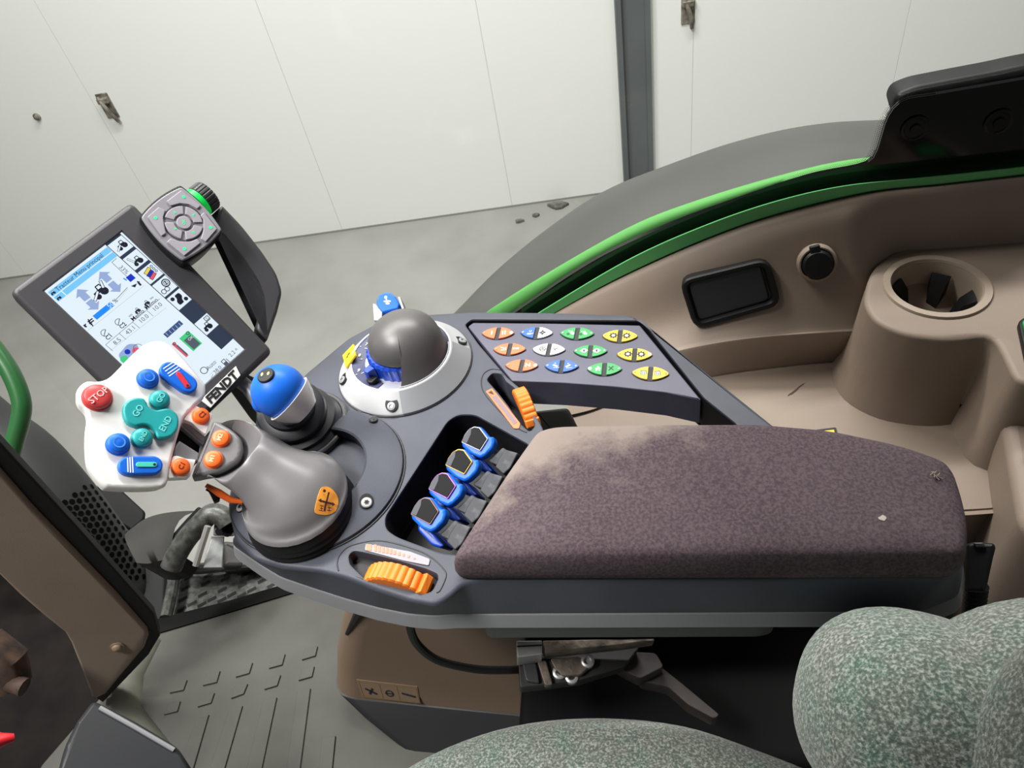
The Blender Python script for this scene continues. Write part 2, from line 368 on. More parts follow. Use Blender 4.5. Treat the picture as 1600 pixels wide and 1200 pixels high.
ncol = len(R3[0]); dense = []
colsd = []
for i in range(ncol):
    c = [R3[k][i] for k in range(len(R3))]; colsd.append([Vector(q) for q in cat(c, 4, False)])
mb = MB(); mb.grid([[colsd[i][k] for i in range(ncol)] for k in range(len(colsd[0]))])
sc_ = thing('side_console', Z(1200, 640, SH), 'beige moulded side console with cup holder under the side window', 'console')
fixn(mb.build('console_shell', BEIGE, sc_, smooth=50))
CZ = .66; cc = Z(1463, 448, CZ)
H = hor(CZ)
blk = rnd([H.p(*q) for q in [(1362, 414), (1348, 470), (1366, 502), (1415, 524), (1490, 532), (1552, 522), (1572, 560), (1590, 600), (1700, 600), (1700, 372), (1500, 362), (1420, 378)]], .03)
p = ccw(blk); rg = []
for z, off in ((-.13, -.020), (-.10, -.009), (-.06, -.004), (-.006, 0), (-.002, .0015), (0, .006)): rg.append([(x, y, z) for x, y in inset(p, off)])
Rc = .0555
mb = MB(); mb.loft(rg, cap1=False)
inner = [(cc.x+Rc*.86*cos(a), cc.y+Rc*.86*sin(a)) for a in [2*pi*i/48 for i in range(48)]]
def fill(mb, outer, holes, z, mi=0):
    loops = [ccw(outer)]+[list(reversed(ccw(h))) for h in holes]
    vs = [(x, y, z) for l in loops for x, y in l]
    tri = mg.tessellate_polygon([[Vector((x, y, 0)) for x, y in l] for l in loops])
    f = []
    for a, b, c in tri:
        A, B, C_ = [Vector(vs[i][:2]) for i in (a, b, c)]
        f.append((a, b, c) if (B-A).cross(C_-A) > 0 else (a, c, b))
    mb.add(vs, f, mi)
fill(mb, rg[-1] and [(x, y) for x, y, z in rg[-1]], [inner], 0)
mb.build('cup_block', BEIGE, sc_, H.M, smooth=50)
ch = MB(); ch.lathe([(Rc*.80, -.09), (Rc*.84, -.012), (Rc*.86, -.001), (Rc*.89, .003), (Rc*1.03, .003), (Rc*1.05, .0), (Rc*1.05, -.004)], 48, 0, (cc.x, cc.y, 0), cap1=False)
cup = ch.build('cup_holder', BEIGE2, sc_, H.M, smooth=40); tag(cup, 'round beige cup holder ring')
mb = MB(); mb.flat(circ(cc.x, cc.y, Rc*.80, 40), -.0895); mb.build('cup_floor', DARK, cup, H.M, smooth=0)
for a in (radians(138), radians(62), radians(185), radians(-5)):
    mb = MB(); r0 = Rc*.80; q = [(r0*1.02, -.06), (r0*1.02, -.014), (r0*.74, -.024), (r0*.50, -.06)]
    for s in (0,):
        c0 = [(cc.x+r*cos(a-.24), cc.y+r*sin(a-.24), z) for r, z in q]; c1 = [(cc.x+r*cos(a+.24), cc.y+r*sin(a+.24), z) for r, z in q]
        mb.loft([c0, c1])
    fixn(mb.build('spring_jaw', BLACK, cup, H.M))
# right hand raised block with its dark switch
rb = rnd([hor(.60).p(*q) for q in [(1552, 560), (1566, 640), (1578, 720), (1598, 830), (1720, 880), (1720, 470), (1580, 470)]], .02)
mb = MB(); mb.prism(rb, -.42, 0, .012); fixn(mb.build('console_block', BEIGE, sc_, hor(.60).M, smooth=50))
swf = hor(CZ+.0008); mb = MB(); mb.prism(rnd([swf.p(*q) for q in [(1588, 508), (1600, 500), (1660, 490), (1660, 560), (1602, 575)]], .006), 0, .006, .002); sw = fixn(mb.build('switch_bezel', BLACK, sc_, swf.M))
mb = MB(); mb.prism(rnd([swf.p(*q) for q in [(1593, 511), (1604, 504), (1640, 498), (1640, 520), (1598, 528)]], .003), .006, .009, .001); fixn(mb.build('switch_rocker', GRN, sw, swf.M))
# storage tray: black bezel with a sunken dark lid, on the sloping wall
def wall_frame(px, py, ya, pxa):
    P0 = YP(px, py, ya); return P0
tq = [(1062, 438), (1200, 404), (1220, 475), (1086, 513)]
yc = [.772, .772, .745, .745]
P4 = [YP(x, y, v-.010) for (x, y), v in zip(tq, yc)]
nn = (P4[1]-P4[0]).cross(P4[3]-P4[0]).normalized(); nn = nn if nn.dot(CAM-P4[0]) > 0 else -nn
TF = Frame((P4[0]+P4[1]+P4[2]+P4[3])/4, nn, P4[1]-P4[0])
tt = thing('storage_tray', TF.o, 'black rectangular tray set in the beige side console', 'tray')
out = rnd(ccw(TF.pp(tq)), .016); inn = inset(out, .006)
mb = MB(); rgs = [[(x, y, z) for x, y in inset(out, o)] for o, z in ((-.001, -.03), (-.001, .002), (.001, .004), (.005, .004), (.007, .001), (.009, -.010))]
mb.loft(rgs, cap1=False); fill(mb, inset(out, .009), [], -.010); mb.build('bezel', BLACK, tt, TF.M)
lq = rnd(ccw(TF.pp([(1074, 441), (1188, 412), (1204, 470), (1092, 503)])), .008)
mb = MB(); mb.prism(lq, -.010, -.001, .003); mb.build('lid', mat('tray_lid', (40, 42, 44), .38), tt, TF.M)
# socket with cap
sq_ = [(1248, 412), (1276, 385), (1306, 410), (1278, 440)]
P0 = YP(1277, 412, .752); SF = Frame(P0, nn, TF.x)
st = thing('power_socket', P0, 'round black capped power socket in the beige side console', 'socket')
mb = MB(); mb.lathe([(.023, -.012), (.023, .001), (.021, .003), (.0195, .003), (.0185, .0), (.018, -.002)], 32, 0, cap1=True); mb.build('collar', BEIGE, st, SF.M)
mb = MB(); mb.lathe([(.0175, -.004), (.0175, .004), (.015, .007), (.0001, .0085)], 32); cpo = mb.build('cap', BLACK, st, SF.M)
mb = MB(); mb.box((-.006, .012, .001), (.006, .024, .006), bev=.002); mb.build('hinge_tab', BLACK, cpo, SF.M)
# dark slot left of the tray
P0 = YP(1010, 500, .7745); F_ = Frame(P0, nn, TF.x)
mb = MB(); mb.prism(F_.pp([(975, 490), (1012, 470), (1032, 500), (1045, 525), (1010, 520)]), -.012, .002, .001); tag(fixn(mb.build('console_vent', BLACK, M=F_.M)), 'small black vent opening beside the keypad corner', 'vent')
F_ = hor(SH+.001); mb = MB(); mb.prism(rnd(F_.pp([(1274, 672), (1306, 668), (1310, 684), (1310, 705), (1282, 705)]), .002), 0, .0006, 0, 0); mb.prism(F_.pp([(1277, 675), (1303, 672), (1306, 690), (1283, 700)]), .0006, .0008, 0, 1); tag(fixn(mb.build('warning_sticker', [INK, YEL], M=F_.M, smooth=0)), 'yellow warning sticker on the beige shelf behind the armrest', 'sticker')

mb = MB(); F_ = hor(SH+.0006)
for pts in ([(1231, 618), (1240, 611), (1250, 603), (1256, 599)], [(1236, 616), (1247, 607)]):
    q = F_.pp(pts)
    for a_, b_ in zip(q[:-1], q[1:]): mb.line(a_, b_, .0009, 0)
mb.build('scuff_mark', mat('scuff_brown', (78, 62, 50), .8), sc_, F_.M, smooth=0)
# ============================================================ armrest console
AZ = .74; AH = hor(AZ); ap = AH.p
at_ = thing('armrest_console', Z(800, 760, AZ), 'grey armrest console with worn brownish fabric pad carrying the controls', 'armrest')
_top = [(1004, 500), (985, 491), (860, 487), (740, 486), (650, 491), (590, 503), (543, 528), (478, 582), (408, 656), (378, 710), (361, 760), (356, 800), (367, 842), (395, 872), (440, 886), (500, 892),
   (540, 902), (590, 922), (640, 938), (682, 945), (706, 930), (724, 912), (760, 907), (1480, 905), (1503, 885), (1503, 845), (1480, 745), (1400, 712), (1290, 682), (1214, 668)]
_bot = [(364, 850), (407, 880), (440, 900), (490, 917), (540, 933), (590, 947), (640, 957), (680, 960), (710, 957.5), (735, 957.5), (770, 957), (1440, 953), (1496, 930), (1502, 880)]     # near edge 42 mm lower
tw_ = AH.pp(_top); bw_ = list(tw_); LH = hor(AZ-.042)
for i, q in enumerate(_bot): bw_[12+i] = LH.p(*q)
outer = rnd(tw_, .006, 3); lower = rnd(bw_, .006, 3)
hole_key = rnd(AH.pp([(727, 507), (737, 499), (1000, 501), (1012, 512), (1100, 622), (1152, 664), (1152, 700), (858, 702), (848, 668), (816, 608), (794, 590), (748, 537)]), .003, 2)
hole_lev = rnd(AH.pp([(700, 658), (716, 648), (742, 648), (830, 697), (800, 760), (730, 868), (690, 864), (620, 838), (603, 826), (602, 808), (650, 735)]), .006, 4)
hole_far = rnd(AH.pp([(761, 593), (769, 583), (783, 584), (790, 596), (803, 606), (822, 634), (836, 664), (828, 674), (812, 660), (795, 634), (778, 612)]), .003, 3)
hole_near = rnd(AH.pp([(547, 881), (545, 868), (552, 861), (566, 863), (620, 876), (665, 889), (683, 897), (684, 904), (675, 923), (660, 928), (630, 917), (606, 908), (590, 906), (574, 907)]), .003, 3)
mb = MB(); flip_ = ccw(outer) != list(outer); oc = ccw(outer); lc = list(reversed(lower)) if flip_ else list(lower); bv = .004
lo_r = inset(lc, -.001)
def mixr(a, b, u, z): return [(p_[0]+(q_[0]-p_[0])*u, p_[1]+(q_[1]-p_[1])*u, z) for p_, q_ in zip(a, b)]
rg = [mixr(oc, lo_r, u, z) for u, z in ((1, -.042), (.96, -.038), (.72, -.026), (.32, -.012), (.06, -bv-.001))]
rg += [[(x, y, z) for x, y in inset(oc, o)] for o, z in ((0, -bv), (bv*.13, -bv*.5), (bv*.5, -bv*.13), (bv, 0))]
mb.loft(rg, cap0=False, cap1=False)
holes = []
for h, dep in ((hole_key, .040), (hole_lev, .052), (hole_far, .036), (hole_near, .011)):
    hc = ccw(h); b2 = .0018
    r2 = [[(x, y, z) for x, y in inset(hc, o)] for o, z in ((-b2, 0), (-b2*.4, -b2*.15), (0, -b2), (.0005, -dep))]
    mb.loft([list(reversed(r)) for r in r2[:3]], cap0=False, cap1=False); mb.loft([list(reversed(r)) for r in r2[2:]], 0 if h is hole_near or h is hole_far else 1, cap0=False, cap1=False); holes.append([(x, y) for x, y, z in r2[0]])  # keypad and lever hole walls painted black to stand in for shade
fill(mb, [(x, y) for x, y, z in rg[-1]], holes, 0)
body = mb.build('console_body', [GREY, BLACK], at_, AH.M, smooth=40)
# underside closing plate with the wing opening
mb = MB(); fill(mb, lo_r, [inset(ccw(hole_key), .0005), inset(ccw(hole_lev), .0005)], -.0415); mb.build('underside', DARK, at_, AH.M, smooth=0)
for h, nm, dep in ((hole_lev, 'lever_well', .052), (hole_far, 'wheel_well', .0355), (hole_near, 'wheel_well', .0105)):
    mb = MB(); mb.flat(inset(ccw(h), -.002), -dep+.0006); mb.build(nm, BLACK, at_, AH.M, smooth=0)
# lighter band below
bo = inset(lc, -.0025)
mb = MB(); mb.loft([[(x, y, z) for x, y in inset(bo, o)] for o, z in ((.002, -.0585), (-.003, -.058), (-.004, -.057), (0, -.044), (.0015, -.0425), (.006, -.0402))], cap0=False, cap1=False)
mb.loft([[(x, y, z) for x, y in inset(bo, o)] for o, z in ((.02, -.0583), (.004, -.0585))], cap0=False, cap1=False)
mb.build('lower_band', BAND, at_, AH.M, smooth=40)
# tray below the band
F = hor(AZ-.0585); mb = MB(); mb.prism(rnd(ccw(F.pp([(752, 974), (760, 977), (1190, 974), (1212, 968), (1215, 930), (752, 920)])), .006), -.024, .002, .002)
fixn(mb.build('base_tray', DARK, at_, F.M))
# pad
pad = rnd(AH.pp([(706, 907), (1484, 905), (1499, 890), (1502, 846), (1492, 800), (1476, 752), (1400, 724), (1290, 700), (1180, 690), (1000, 690), (870, 692), (842, 700), (796, 766)]), [.016, .012, .012, .014, .014, .014, .014, .014, .014, .014, .014, .016, .014], 6)
PADM = bpy.data.materials.new('worn_velour'); PADM.use_nodes = True; nt = PADM.node_tree; b = nt.nodes['Principled BSDF']; b.inputs['Roughness'].default_value = .9; b.inputs['Specular IOR Level'].default_value = .2
tc = nt.nodes.new('ShaderNodeTexCoord')
def noise(sc, de=5, ro=.55):
    n = nt.nodes.new('ShaderNodeTexNoise'); n.inputs['Scale'].default_value = sc; n.inputs['Detail'].default_value = de; n.inputs['Roughness'].default_value = ro
    nt.links.new(tc.outputs['Object'], n.inputs['Vector']); return n
def ramp(src, stops):
    r = nt.nodes.new('ShaderNodeValToRGB'); e = r.color_ramp.elements
    while len(e) < len(stops): e.new(.5)
    for k, (p_, c_) in zip(e, stops): k.position = p_; k.color = c_
    nt.links.new(src, r.inputs['Fac']); return r
def mixc(f, a, b_):
    m = nt.nodes.new('ShaderNodeMix'); m.data_type = 'RGBA'
    if isinstance(f, float): m.inputs[0].default_value = f
    else: nt.links.new(f, m.inputs[0])
    for s_, v in ((m.inputs[6], a), (m.inputs[7], b_)):
        if isinstance(v, tuple): s_.default_value = v
        else: nt.links.new(v, s_)
    return m.outputs[2]
base = ramp(noise(9).outputs['Fac'], [(.3, L(62, 51, 57)), (.7, L(80, 68, 74))])
speck = ramp(noise(420, 2).outputs['Fac'], [(.35, L(54, 44, 50)), (.65, L(108, 95, 99))])
c1 = mixc(.38, base.outputs[0], speck.outputs[0])
# paler towards the front and far edge, broken by noise
sep = nt.nodes.new('ShaderNodeSeparateXYZ'); nt.links.new(tc.outputs['Object'], sep.inputs[0])
def madd(a, k, c):
    m = nt.nodes.new('ShaderNodeMath'); m.operation = 'MULTIPLY_ADD'; nt.links.new(a, m.inputs[0]); m.inputs[1].default_value = k; m.inputs[2].default_value = c; return m.outputs[0]
def mop(op, a, b_):
    m = nt.nodes.new('ShaderNodeMath'); m.operation = op
    for s_, v in zip(m.inputs, (a, b_)):
        if isinstance(v, (int, float)): s_.default_value = v
        else: nt.links.new(v, s_)
    return m.outputs[0]
gx = madd(sep.outputs['X'], -3.4, .12); gy = madd(sep.outputs['Y'], 8.0, -2.95)
gsum = mop('ADD', mop('ADD', gx, gy), madd(noise(14, 8, .7).outputs['Fac'], 1.5, -.75))
pale_mask = ramp(gsum, [(.25, (0, 0, 0, 1)), (.62, (1, 1, 1, 1))])
c2_ = mixc(mop('MULTIPLY', pale_mask.outputs[0], .85), c1, L(134, 122, 115))
nt.links.new(c2_, b.inputs['Base Color'])
bp = nt.nodes.new('ShaderNodeBump'); bp.inputs['Strength'].default_value = .25; bp.inputs['Distance'].default_value = .001
nt.links.new(noise(700, 2).outputs['Fac'], bp.inputs['Height']); nt.links.new(bp.outputs[0], b.inputs['Normal'])
pc = ccw(pad); mb = MB(); prof = [(.004, .0), (.0, .003), (-.001, .010), (.0, .017), (.0018, .023), (.0045, .0275)]
rgs = [[(x, y, z) for x, y in inset(pc, o)] for o, z in prof]; gx_ = sum(q[0] for q in pc)/len(pc); gy_ = sum(q[1] for q in pc)/len(pc)
for k, z in ((.97, .0298), (.93, .0316), (.87, .0332), (.75, .0348), (.5, .0362), (.2, .037)): rgs.append([(gx_+(x-gx_)*k, gy_+(y-gy_)*k, z) for x, y, _z in rgs[len(prof)-1]])
mb.loft(rgs); padO = mb.build('armrest_pad', PADM, at_, AH.M, smooth=80)
tag(padO, 'worn brownish grey velour pad')
qf = hor(AZ+.0345); a, b2 = qf.p(1463, 742); rr = random.Random(3); mb = MB()
for k in range(12):
    t0 = rr.random()*6.28; r = .002+.0035*rr.random(); mb.tube([(a, b2, 0), (a+r*.5*cos(t0), b2+r*.5*sin(t0), .003*rr.random()), (a+r*cos(t0+.8), b2+r*sin(t0+.8), -.001+.002*rr.random())], .00028, 5)
mb.build('torn_threads', mat('grey_threads', (160, 148, 138), .9), padO, qf.M); 
a, b2 = qf.p(1379, 811); mb = MB(); mb.prism([(a+.0026*(.7+.6*rr.random())*cos(2*pi*k/9), b2+.0024*(.7+.6*rr.random())*sin(2*pi*k/9)) for k in range(9)], -.002, .0012, .0003); mb.build('worn_spot', mat('foam_spot', (168, 156, 150), .9), padO, qf.M)
# round mounting dish for the stick
DC = Vector(((Z(627, 720, AZ).x+Z(360, 790, AZ).x)/2, (Z(627, 720, AZ).y+Z(360, 790, AZ).y)/2+.006, AZ))
DR = .0845
mb = MB(); mb.lathe([(DR, -.03), (DR, .001), (DR-.001, .0035), (DR-.004, .0048), (DR*.78, .010), (.052, .0135), (.050, .0125), (.050, 0)], 72, 0, DC, cap0=False, cap1=False)
dish_ = fixn(mb.build('stick_dish', GREY, at_, smooth=40))
mb = MB(); mb.lathe([(DR+.0016, .0003), (DR+.0012, .0012), (DR+.0002, .0012), (DR, .0003)], 72, 0, DC, cap0=False, cap1=False); mb.build('dish_seam', SEAM, at_)
CHR = mat('screw_steel', (190, 190, 188), .35, metal=.6)
def screw(px, py, z, r, parent, m=CHR, well=True):
    bpy.context.view_layer.update(); hit, l_, n_, _i = dish_.ray_cast(CAM, ray(px, py).normalized())
    f = Frame(l_+Vector((0, 0, .0004)), n_ if n_.z > 0 else -n_, (1, 0, 0)) if hit else hor(z); a, b = f.p(px, py); o = None
    if well: mb = MB(); mb.prism(circ(a-.0008, b+.0016, r*1.25, 20, r*1.5), -.004, .0009, .0004); o = fixn(mb.build('screw_recess', BLACK, parent, f.M))
    mb = MB(); mb.lathe([(r, 0), (r, .0016), (r*.85, .0022), (.0001, .0024)], 20, 0, (a, b, 0)); 
    for k in range(3):
        t = pi*k/3+.3; mb.line((a-r*.45*cos(t), b-r*.45*sin(t)), (a+r*.45*cos(t), b+r*.45*sin(t)), r*.25, .0026, 1)
    mb.build('screw', [m, INK], parent, f.M)
screw(584, 658, AZ+.0075, .0035, at_, DARK); screw(573, 786, AZ+.0065, .005, at_); screw(377, 793, AZ+.008, .0045, at_)
def seam_line(pts, closed=False, name='seam'):
    mb = MB(); mb.tube([(*q, .0002) for q in cat(AH.pp(pts), 6, closed)], .0006, 6); mb.build(name, SEAM, at_, AH.M)
seam_line([(529, 892), (527, 880), (532, 866), (550, 852), (595, 845), (650, 859), (675, 872), (692, 888), (697, 900), (688, 922), (682, 926)])
seam_line([(823, 676), (806, 667), (778, 640), (757, 615), (752, 598), (756, 584), (768, 577), (782, 578)])
F = hor(AZ+.0005)
def hstick(pts, name, m, parent, f=F, h=.0006, r=.001):
    mb = MB(); mb.prism(rnd(ccw(f.pp(pts)), r), 0, h); return fixn(mb.build(name, m, parent, f.M, smooth=0))
s1 = hstick([(759, 612), (769, 607), (813, 662), (811, 670), (803, 670)], 'speed_sticker', ORNG, at_, r=.0015); tag(s1, 'orange wedge sticker beside the far wheel')
mb = MB(); mb.prism(F.pp([(769, 621), (775, 618), (808, 660), (803, 664)]), .0006, .0009, 0, 0); mb.prism(F.pp([(763, 614), (768, 611), (772, 617), (767, 616)]), .0006, .0009, 0, 1); fixn(mb.build('sticker_mark', [mat('sticker_brown', (120, 100, 110), .6), INK], s1, F.M, smooth=0))
s2 = hstick([(572, 850), (640, 862), (672, 874), (670, 884), (630, 876), (570, 860)], 'wheel_sticker', mat('sticker_grey', (132, 130, 138), .5), at_, r=.0015)
mb = MB()
for k, (x, y) in enumerate([(577, 856), (587, 857), (593, 858.5), (599, 860), (605, 861), (611, 862.5), (617, 864), (624, 866), (631, 868), (639, 870.5), (648, 873.5)]):
    hgt = [5, 5.4, 5, 4.7, 4.4, 4.0, 3.4, 2.8, 2.2, 1.8, 1.3][k]; w = [4.2, 2, 2, 2, 2, 2, 2, 2, 1.6, 1.6, 1.4][k]
    mb.prism(F.pp([(x-w, y-hgt), (x+w, y-hgt*.9), (x+w, y+hgt), (x-w, y+hgt*.9)]), .0006, .001)
fixn(mb.build('sticker_bars', mat('sticker_orange', (226, 120, 90), .6), s2, F.M, smooth=0))
# dark duct seen through the opening
mb = MB(); f2 = hor(.62); mb.prism(rnd(ccw(f2.pp([(832, 640), (888, 634), (905, 668), (905, 720), (832, 720)])), .006), -.05, .0, .006); tag(fixn(mb.build('cable_duct', DARK, M=f2.M)), 'dark grey duct seen through the gap below the keypad', 'duct')

# ============================================================ keypad
KZ = AZ-.003; KF = hor(KZ)
kt = thing('keypad_panel', Z(900, 550, KZ), 'dark blue-grey keypad with twelve coloured lens-shaped keys on the armrest wing', 'keypad')
mb = MB(); mb.prism(rnd(ccw(KF.pp([(731, 510), (739, 504), (860, 505), (1000, 508), (1096, 625), (1040, 613), (960, 604), (880, 598), (800, 595), (752, 536)])), .002, 3), -.034, 0, .0012)
fixn(mb.build('keypad_plate', NAVY, kt, KF.M))
KM = dict(o=ORK, b=BLK_, w=WHITE, g=GRN, y=YEL)
kz = lambda x, y: (740+x/5, 490+y/5)
keys = [(65, 160, 320, 160, 'oo', 'I', 'II', 'R'), (365, 155, 622, 160, 'bw', 'cyl', 'wheel4', ''), (675, 160, 945, 165, 'gg', 'trac', 'trac', ''), (1005, 180, 1285, 185, 'yy', 'gear', 'gear', ''),
        (155, 285, 412, 285, 'oo', 'slash', 'TMS', ''), (460, 285, 720, 290, 'ww', 'steer', 'steer2', ''), (780, 300, 1048, 300, 'gg', 'eye', 'eye', ''), (1118, 325, 1400, 330, 'yy', 'gear', 'gear', 'R'),
        (248, 410, 508, 415, 'oo', '', 'N', 'R'), (555, 415, 825, 420, 'bb', 'ram', 'ram2', ''), (885, 440, 1162, 440, 'gg', 'dots', 'X', 'L'), (1235, 468, 1530, 480, 'yy', 'hitch', 'hitch', '')]
names = dict(o='orange', b='blue', w='white', g='green', y='yellow')
def symbol(mb, s, c, q, z):
    W, K = 1, 2
    if s == 'I': mb.line((c[0], c[1]-q*.45), (c[0], c[1]+q*.45), q*.18, z, W)
    elif s == 'II':
        for d in (-.2, .2): mb.line((c[0]+q*d, c[1]-q*.45), (c[0]+q*d, c[1]+q*.45), q*.18, z, W)
    elif s in ('N', 'TMS'): mb.text(s, c, q*(1.15 if s == 'N' else .6), 0, z, W, bold=.0001)
    elif s == 'X': mb.text('X', c, q*1.2, 0, z, K, bold=.0001)
    elif s == 'slash': mb.line((c[0]-q*.5, c[1]+q*.4), (c[0]+q*.4, c[1]-q*.1), q*.16, z, W); mb.line((c[0]-q*.4, c[1]-q*.3), (c[0]+q*.5, c[1]-q*.3), q*.14, z, W); mb.line((c[0]+q*.2, c[1]-q*.1), (c[0]+q*.45, c[1]+q*.3), q*.12, z, W)
    elif s == 'cyl': mb.flat([(c[0]-q*.5, c[1]-q*.5), (c[0]+q*.2, c[1]-q*.5), (c[0]+q*.2, c[1]-q*.2), (c[0]-q*.5, c[1]-q*.2)], z, W); mb.text('U', (c[0], c[1]+q*.25), q*.6, 0, z, W); mb.flat(circ(c[0]+q*.42, c[1]-q*.3, q*.1, 8), z, W)
    elif s == 'wheel4':
        for a in range(4): mb.flat(circ(c[0]+q*.34*cos(a*pi/2), c[1]+q*.34*sin(a*pi/2), q*.2, 10), z, K)
        mb.ringflat(c, q*.1, q*.28, z+.00005, K)
    elif s == 'trac': mb.flat([(c[0]-q*.1, c[1]-q*.1), (c[0]+q*.4, c[1]-q*.1), (c[0]+q*.3, c[1]+q*.45), (c[0]-q*.0, c[1]+q*.4)], z, W); mb.flat(circ(c[0]+q*.35, c[1]-q*.2, q*.25, 12), z, W); mb.ringflat((c[0]-q*.4, c[1]-q*.2), q*.1, q*.22, z, K); mb.flat(circ(c[0]-q*.25, c[1]+q*.4, q*.12, 8), z, W)
    elif s == 'gear':
        mb.ringflat(c, q*.28, q*.5, z, K)
        for a in range(8): t = a*pi/4; mb.line((c[0]+q*.45*cos(t), c[1]+q*.45*sin(t)), (c[0]+q*.65*cos(t), c[1]+q*.65*sin(t)), q*.2, z, K)
        mb.flat(circ(c[0], c[1], q*.28, 12), z, W)
    elif s in ('steer', 'steer2'):
        if s == 'steer': mb.ringflat(c, q*.42, q*.54, z, K)
        for a in (.5*pi, pi*1.17, -.17*pi): mb.line(c, (c[0]+q*.5*cos(a), c[1]+q*.5*sin(a) if s == 'steer' else c[1]-q*.4*sin(a)), q*.14, z, K)
    elif s == 'eye': mb.ringflat(c, q*.34, q*.48, z, W); mb.flat([(c[0]-q*.14, c[1]-q*.28), (c[0]+q*.14, c[1]-q*.28), (c[0]+q*.14, c[1]+q*.25), (c[0]-q*.14, c[1]+q*.25)], z, K); mb.flat(circ(c[0]-q*.55, c[1], q*.1, 6), z, W); mb.flat(circ(c[0]+q*.55, c[1], q*.1, 6), z, W); mb.flat(circ(c[0], c[1]+q*.02, q*.34, 16), z-.00003, W)
    elif s in ('ram', 'ram2'):
        d = 1 if s == 'ram2' else -1
        mb.line((c[0]-d*q*.35, c[1]-q*.25), (c[0]+d*q*.35, c[1]+q*.2), q*.32, z, W); mb.line((c[0]-q*.3, c[1]-q*.5), (c[0]+q*.7, c[1]-q*.5), q*.06, z, W); mb.flat(circ(c[0], c[1]+q*.5, q*.1, 6), z, W)
    elif s == 'dots':
        for d in ((-.25, -.4), (.25, -.4), (-.3, 0), (.3, 0), (0, .0), (0, .4), (-.1, -.2), (.12, .2)): mb.flat(circ(c[0]+q*d[0], c[1]+q*d[1], q*.13, 7), z, W)
    elif s == 'hitch':
        mb.flat([(c[0]-q*.42, c[1]-q*.45), (c[0]+q*.42, c[1]-q*.45), (c[0]+q*.42, c[1]+q*.45), (c[0]-q*.42, c[1]+q*.45)], z, K); mb.flat([(c[0]-q*.34, c[1]-q*.45), (c[0]+q*.34, c[1]-q*.45), (c[0]+q*.34, c[1]+q*.3), (c[0]-q*.34, c[1]+q*.3)], z+.00004, 3)
        mb.line((c[0]-q*.15, c[1]-q*.45), (c[0]-q*.15, c[1]+q*.2), q*.08, z+.00008, K); mb.line((c[0]+q*.1, c[1]-q*.45), (c[0]+q*.1, c[1]+q*.2), q*.08, z+.00008, K)
CY3 = mat('pale_grey_print', (190, 196, 190), .5)
for (xa, ya, xb, yb, cs, sa, sb, led) in keys:
    A = Vector(KF.p(*kz(xa, ya))); B = Vector(KF.p(*kz(xb, yb))); u = (B-A); Ln = u.length; u.normalize(); v = Vector((-u.y, u.x)); hh = Ln*.25
    def lens(s, off=0):      # half width at position s (0..1)
        w = hh*(1-(2*s-1)**2)**.85 if 0 < s < 1 else 0
        return max(0, w-off)
    def outl(s0, s1, off, n=14):
        top = [A+u*Ln*(s0+(s1-s0)*i/n)+v*lens(s0+(s1-s0)*i/n, off) for i in range(n+1)]
        bo_ = [A+u*Ln*(s0+(s1-s0)*i/n)-v*lens(s0+(s1-s0)*i/n, off) for i in range(n+1)]
        pts = [(q.x, q.y) for q in top+list(reversed(bo_))]; o_ = []
        for q in pts:
            if not o_ or (Vector(q)-Vector(o_[-1])).length > 2e-5: o_.append(q)
        if (Vector(o_[0])-Vector(o_[-1])).length < 2e-5: o_.pop()
        return o_
    k = MB(); k.prism(outl(-.0, 1.0, -.0004), 0, .0006); key = fixn(k.build('key', INK, kt, KF.M, smooth=0))
    tag(key, '%s key' % names[cs[0]] if cs[0] == cs[1] else 'half blue half white key')
    for s0, s1, c, sy in ((.03, .43, cs[0], sa), (.57, .97, cs[1], sb)):
        m_ = MB(); m_.prism(outl(s0, s1, .0004), .0005, .0020, 0, 0)
        ctr = A+u*Ln*(.315 if s0 < .3 else .685)
        symbol(m_, sy, (ctr.x, ctr.y), hh*.72, .0022)
        m_.build('key_half', [KM[c], WHITE, INK, CY3], key, KF.M, smooth=0)
    for s, w in ((.09, 'L'), (.91, 'R')):
        q = A+u*Ln*s; l_ = MB(); l_.lathe([(.0012, .0018), (.0012, .0024), (.0001, .0026)] if led != w else [(.0017, .0018), (.0016, .0026), (.0001, .003)], 12, 0, (q.x, q.y, 0))
        il = l_.build('indicator_light', LED if led == w else mat('led_off_'+c, (150, 150, 150) if c in 'wgb' else (205, 130, 70), .4) if ('led_off_'+c) not in bpy.data.materials else bpy.data.materials['led_off_'+c], key, KF.M)
        if led == w: tag(il, 'lit indicator light')

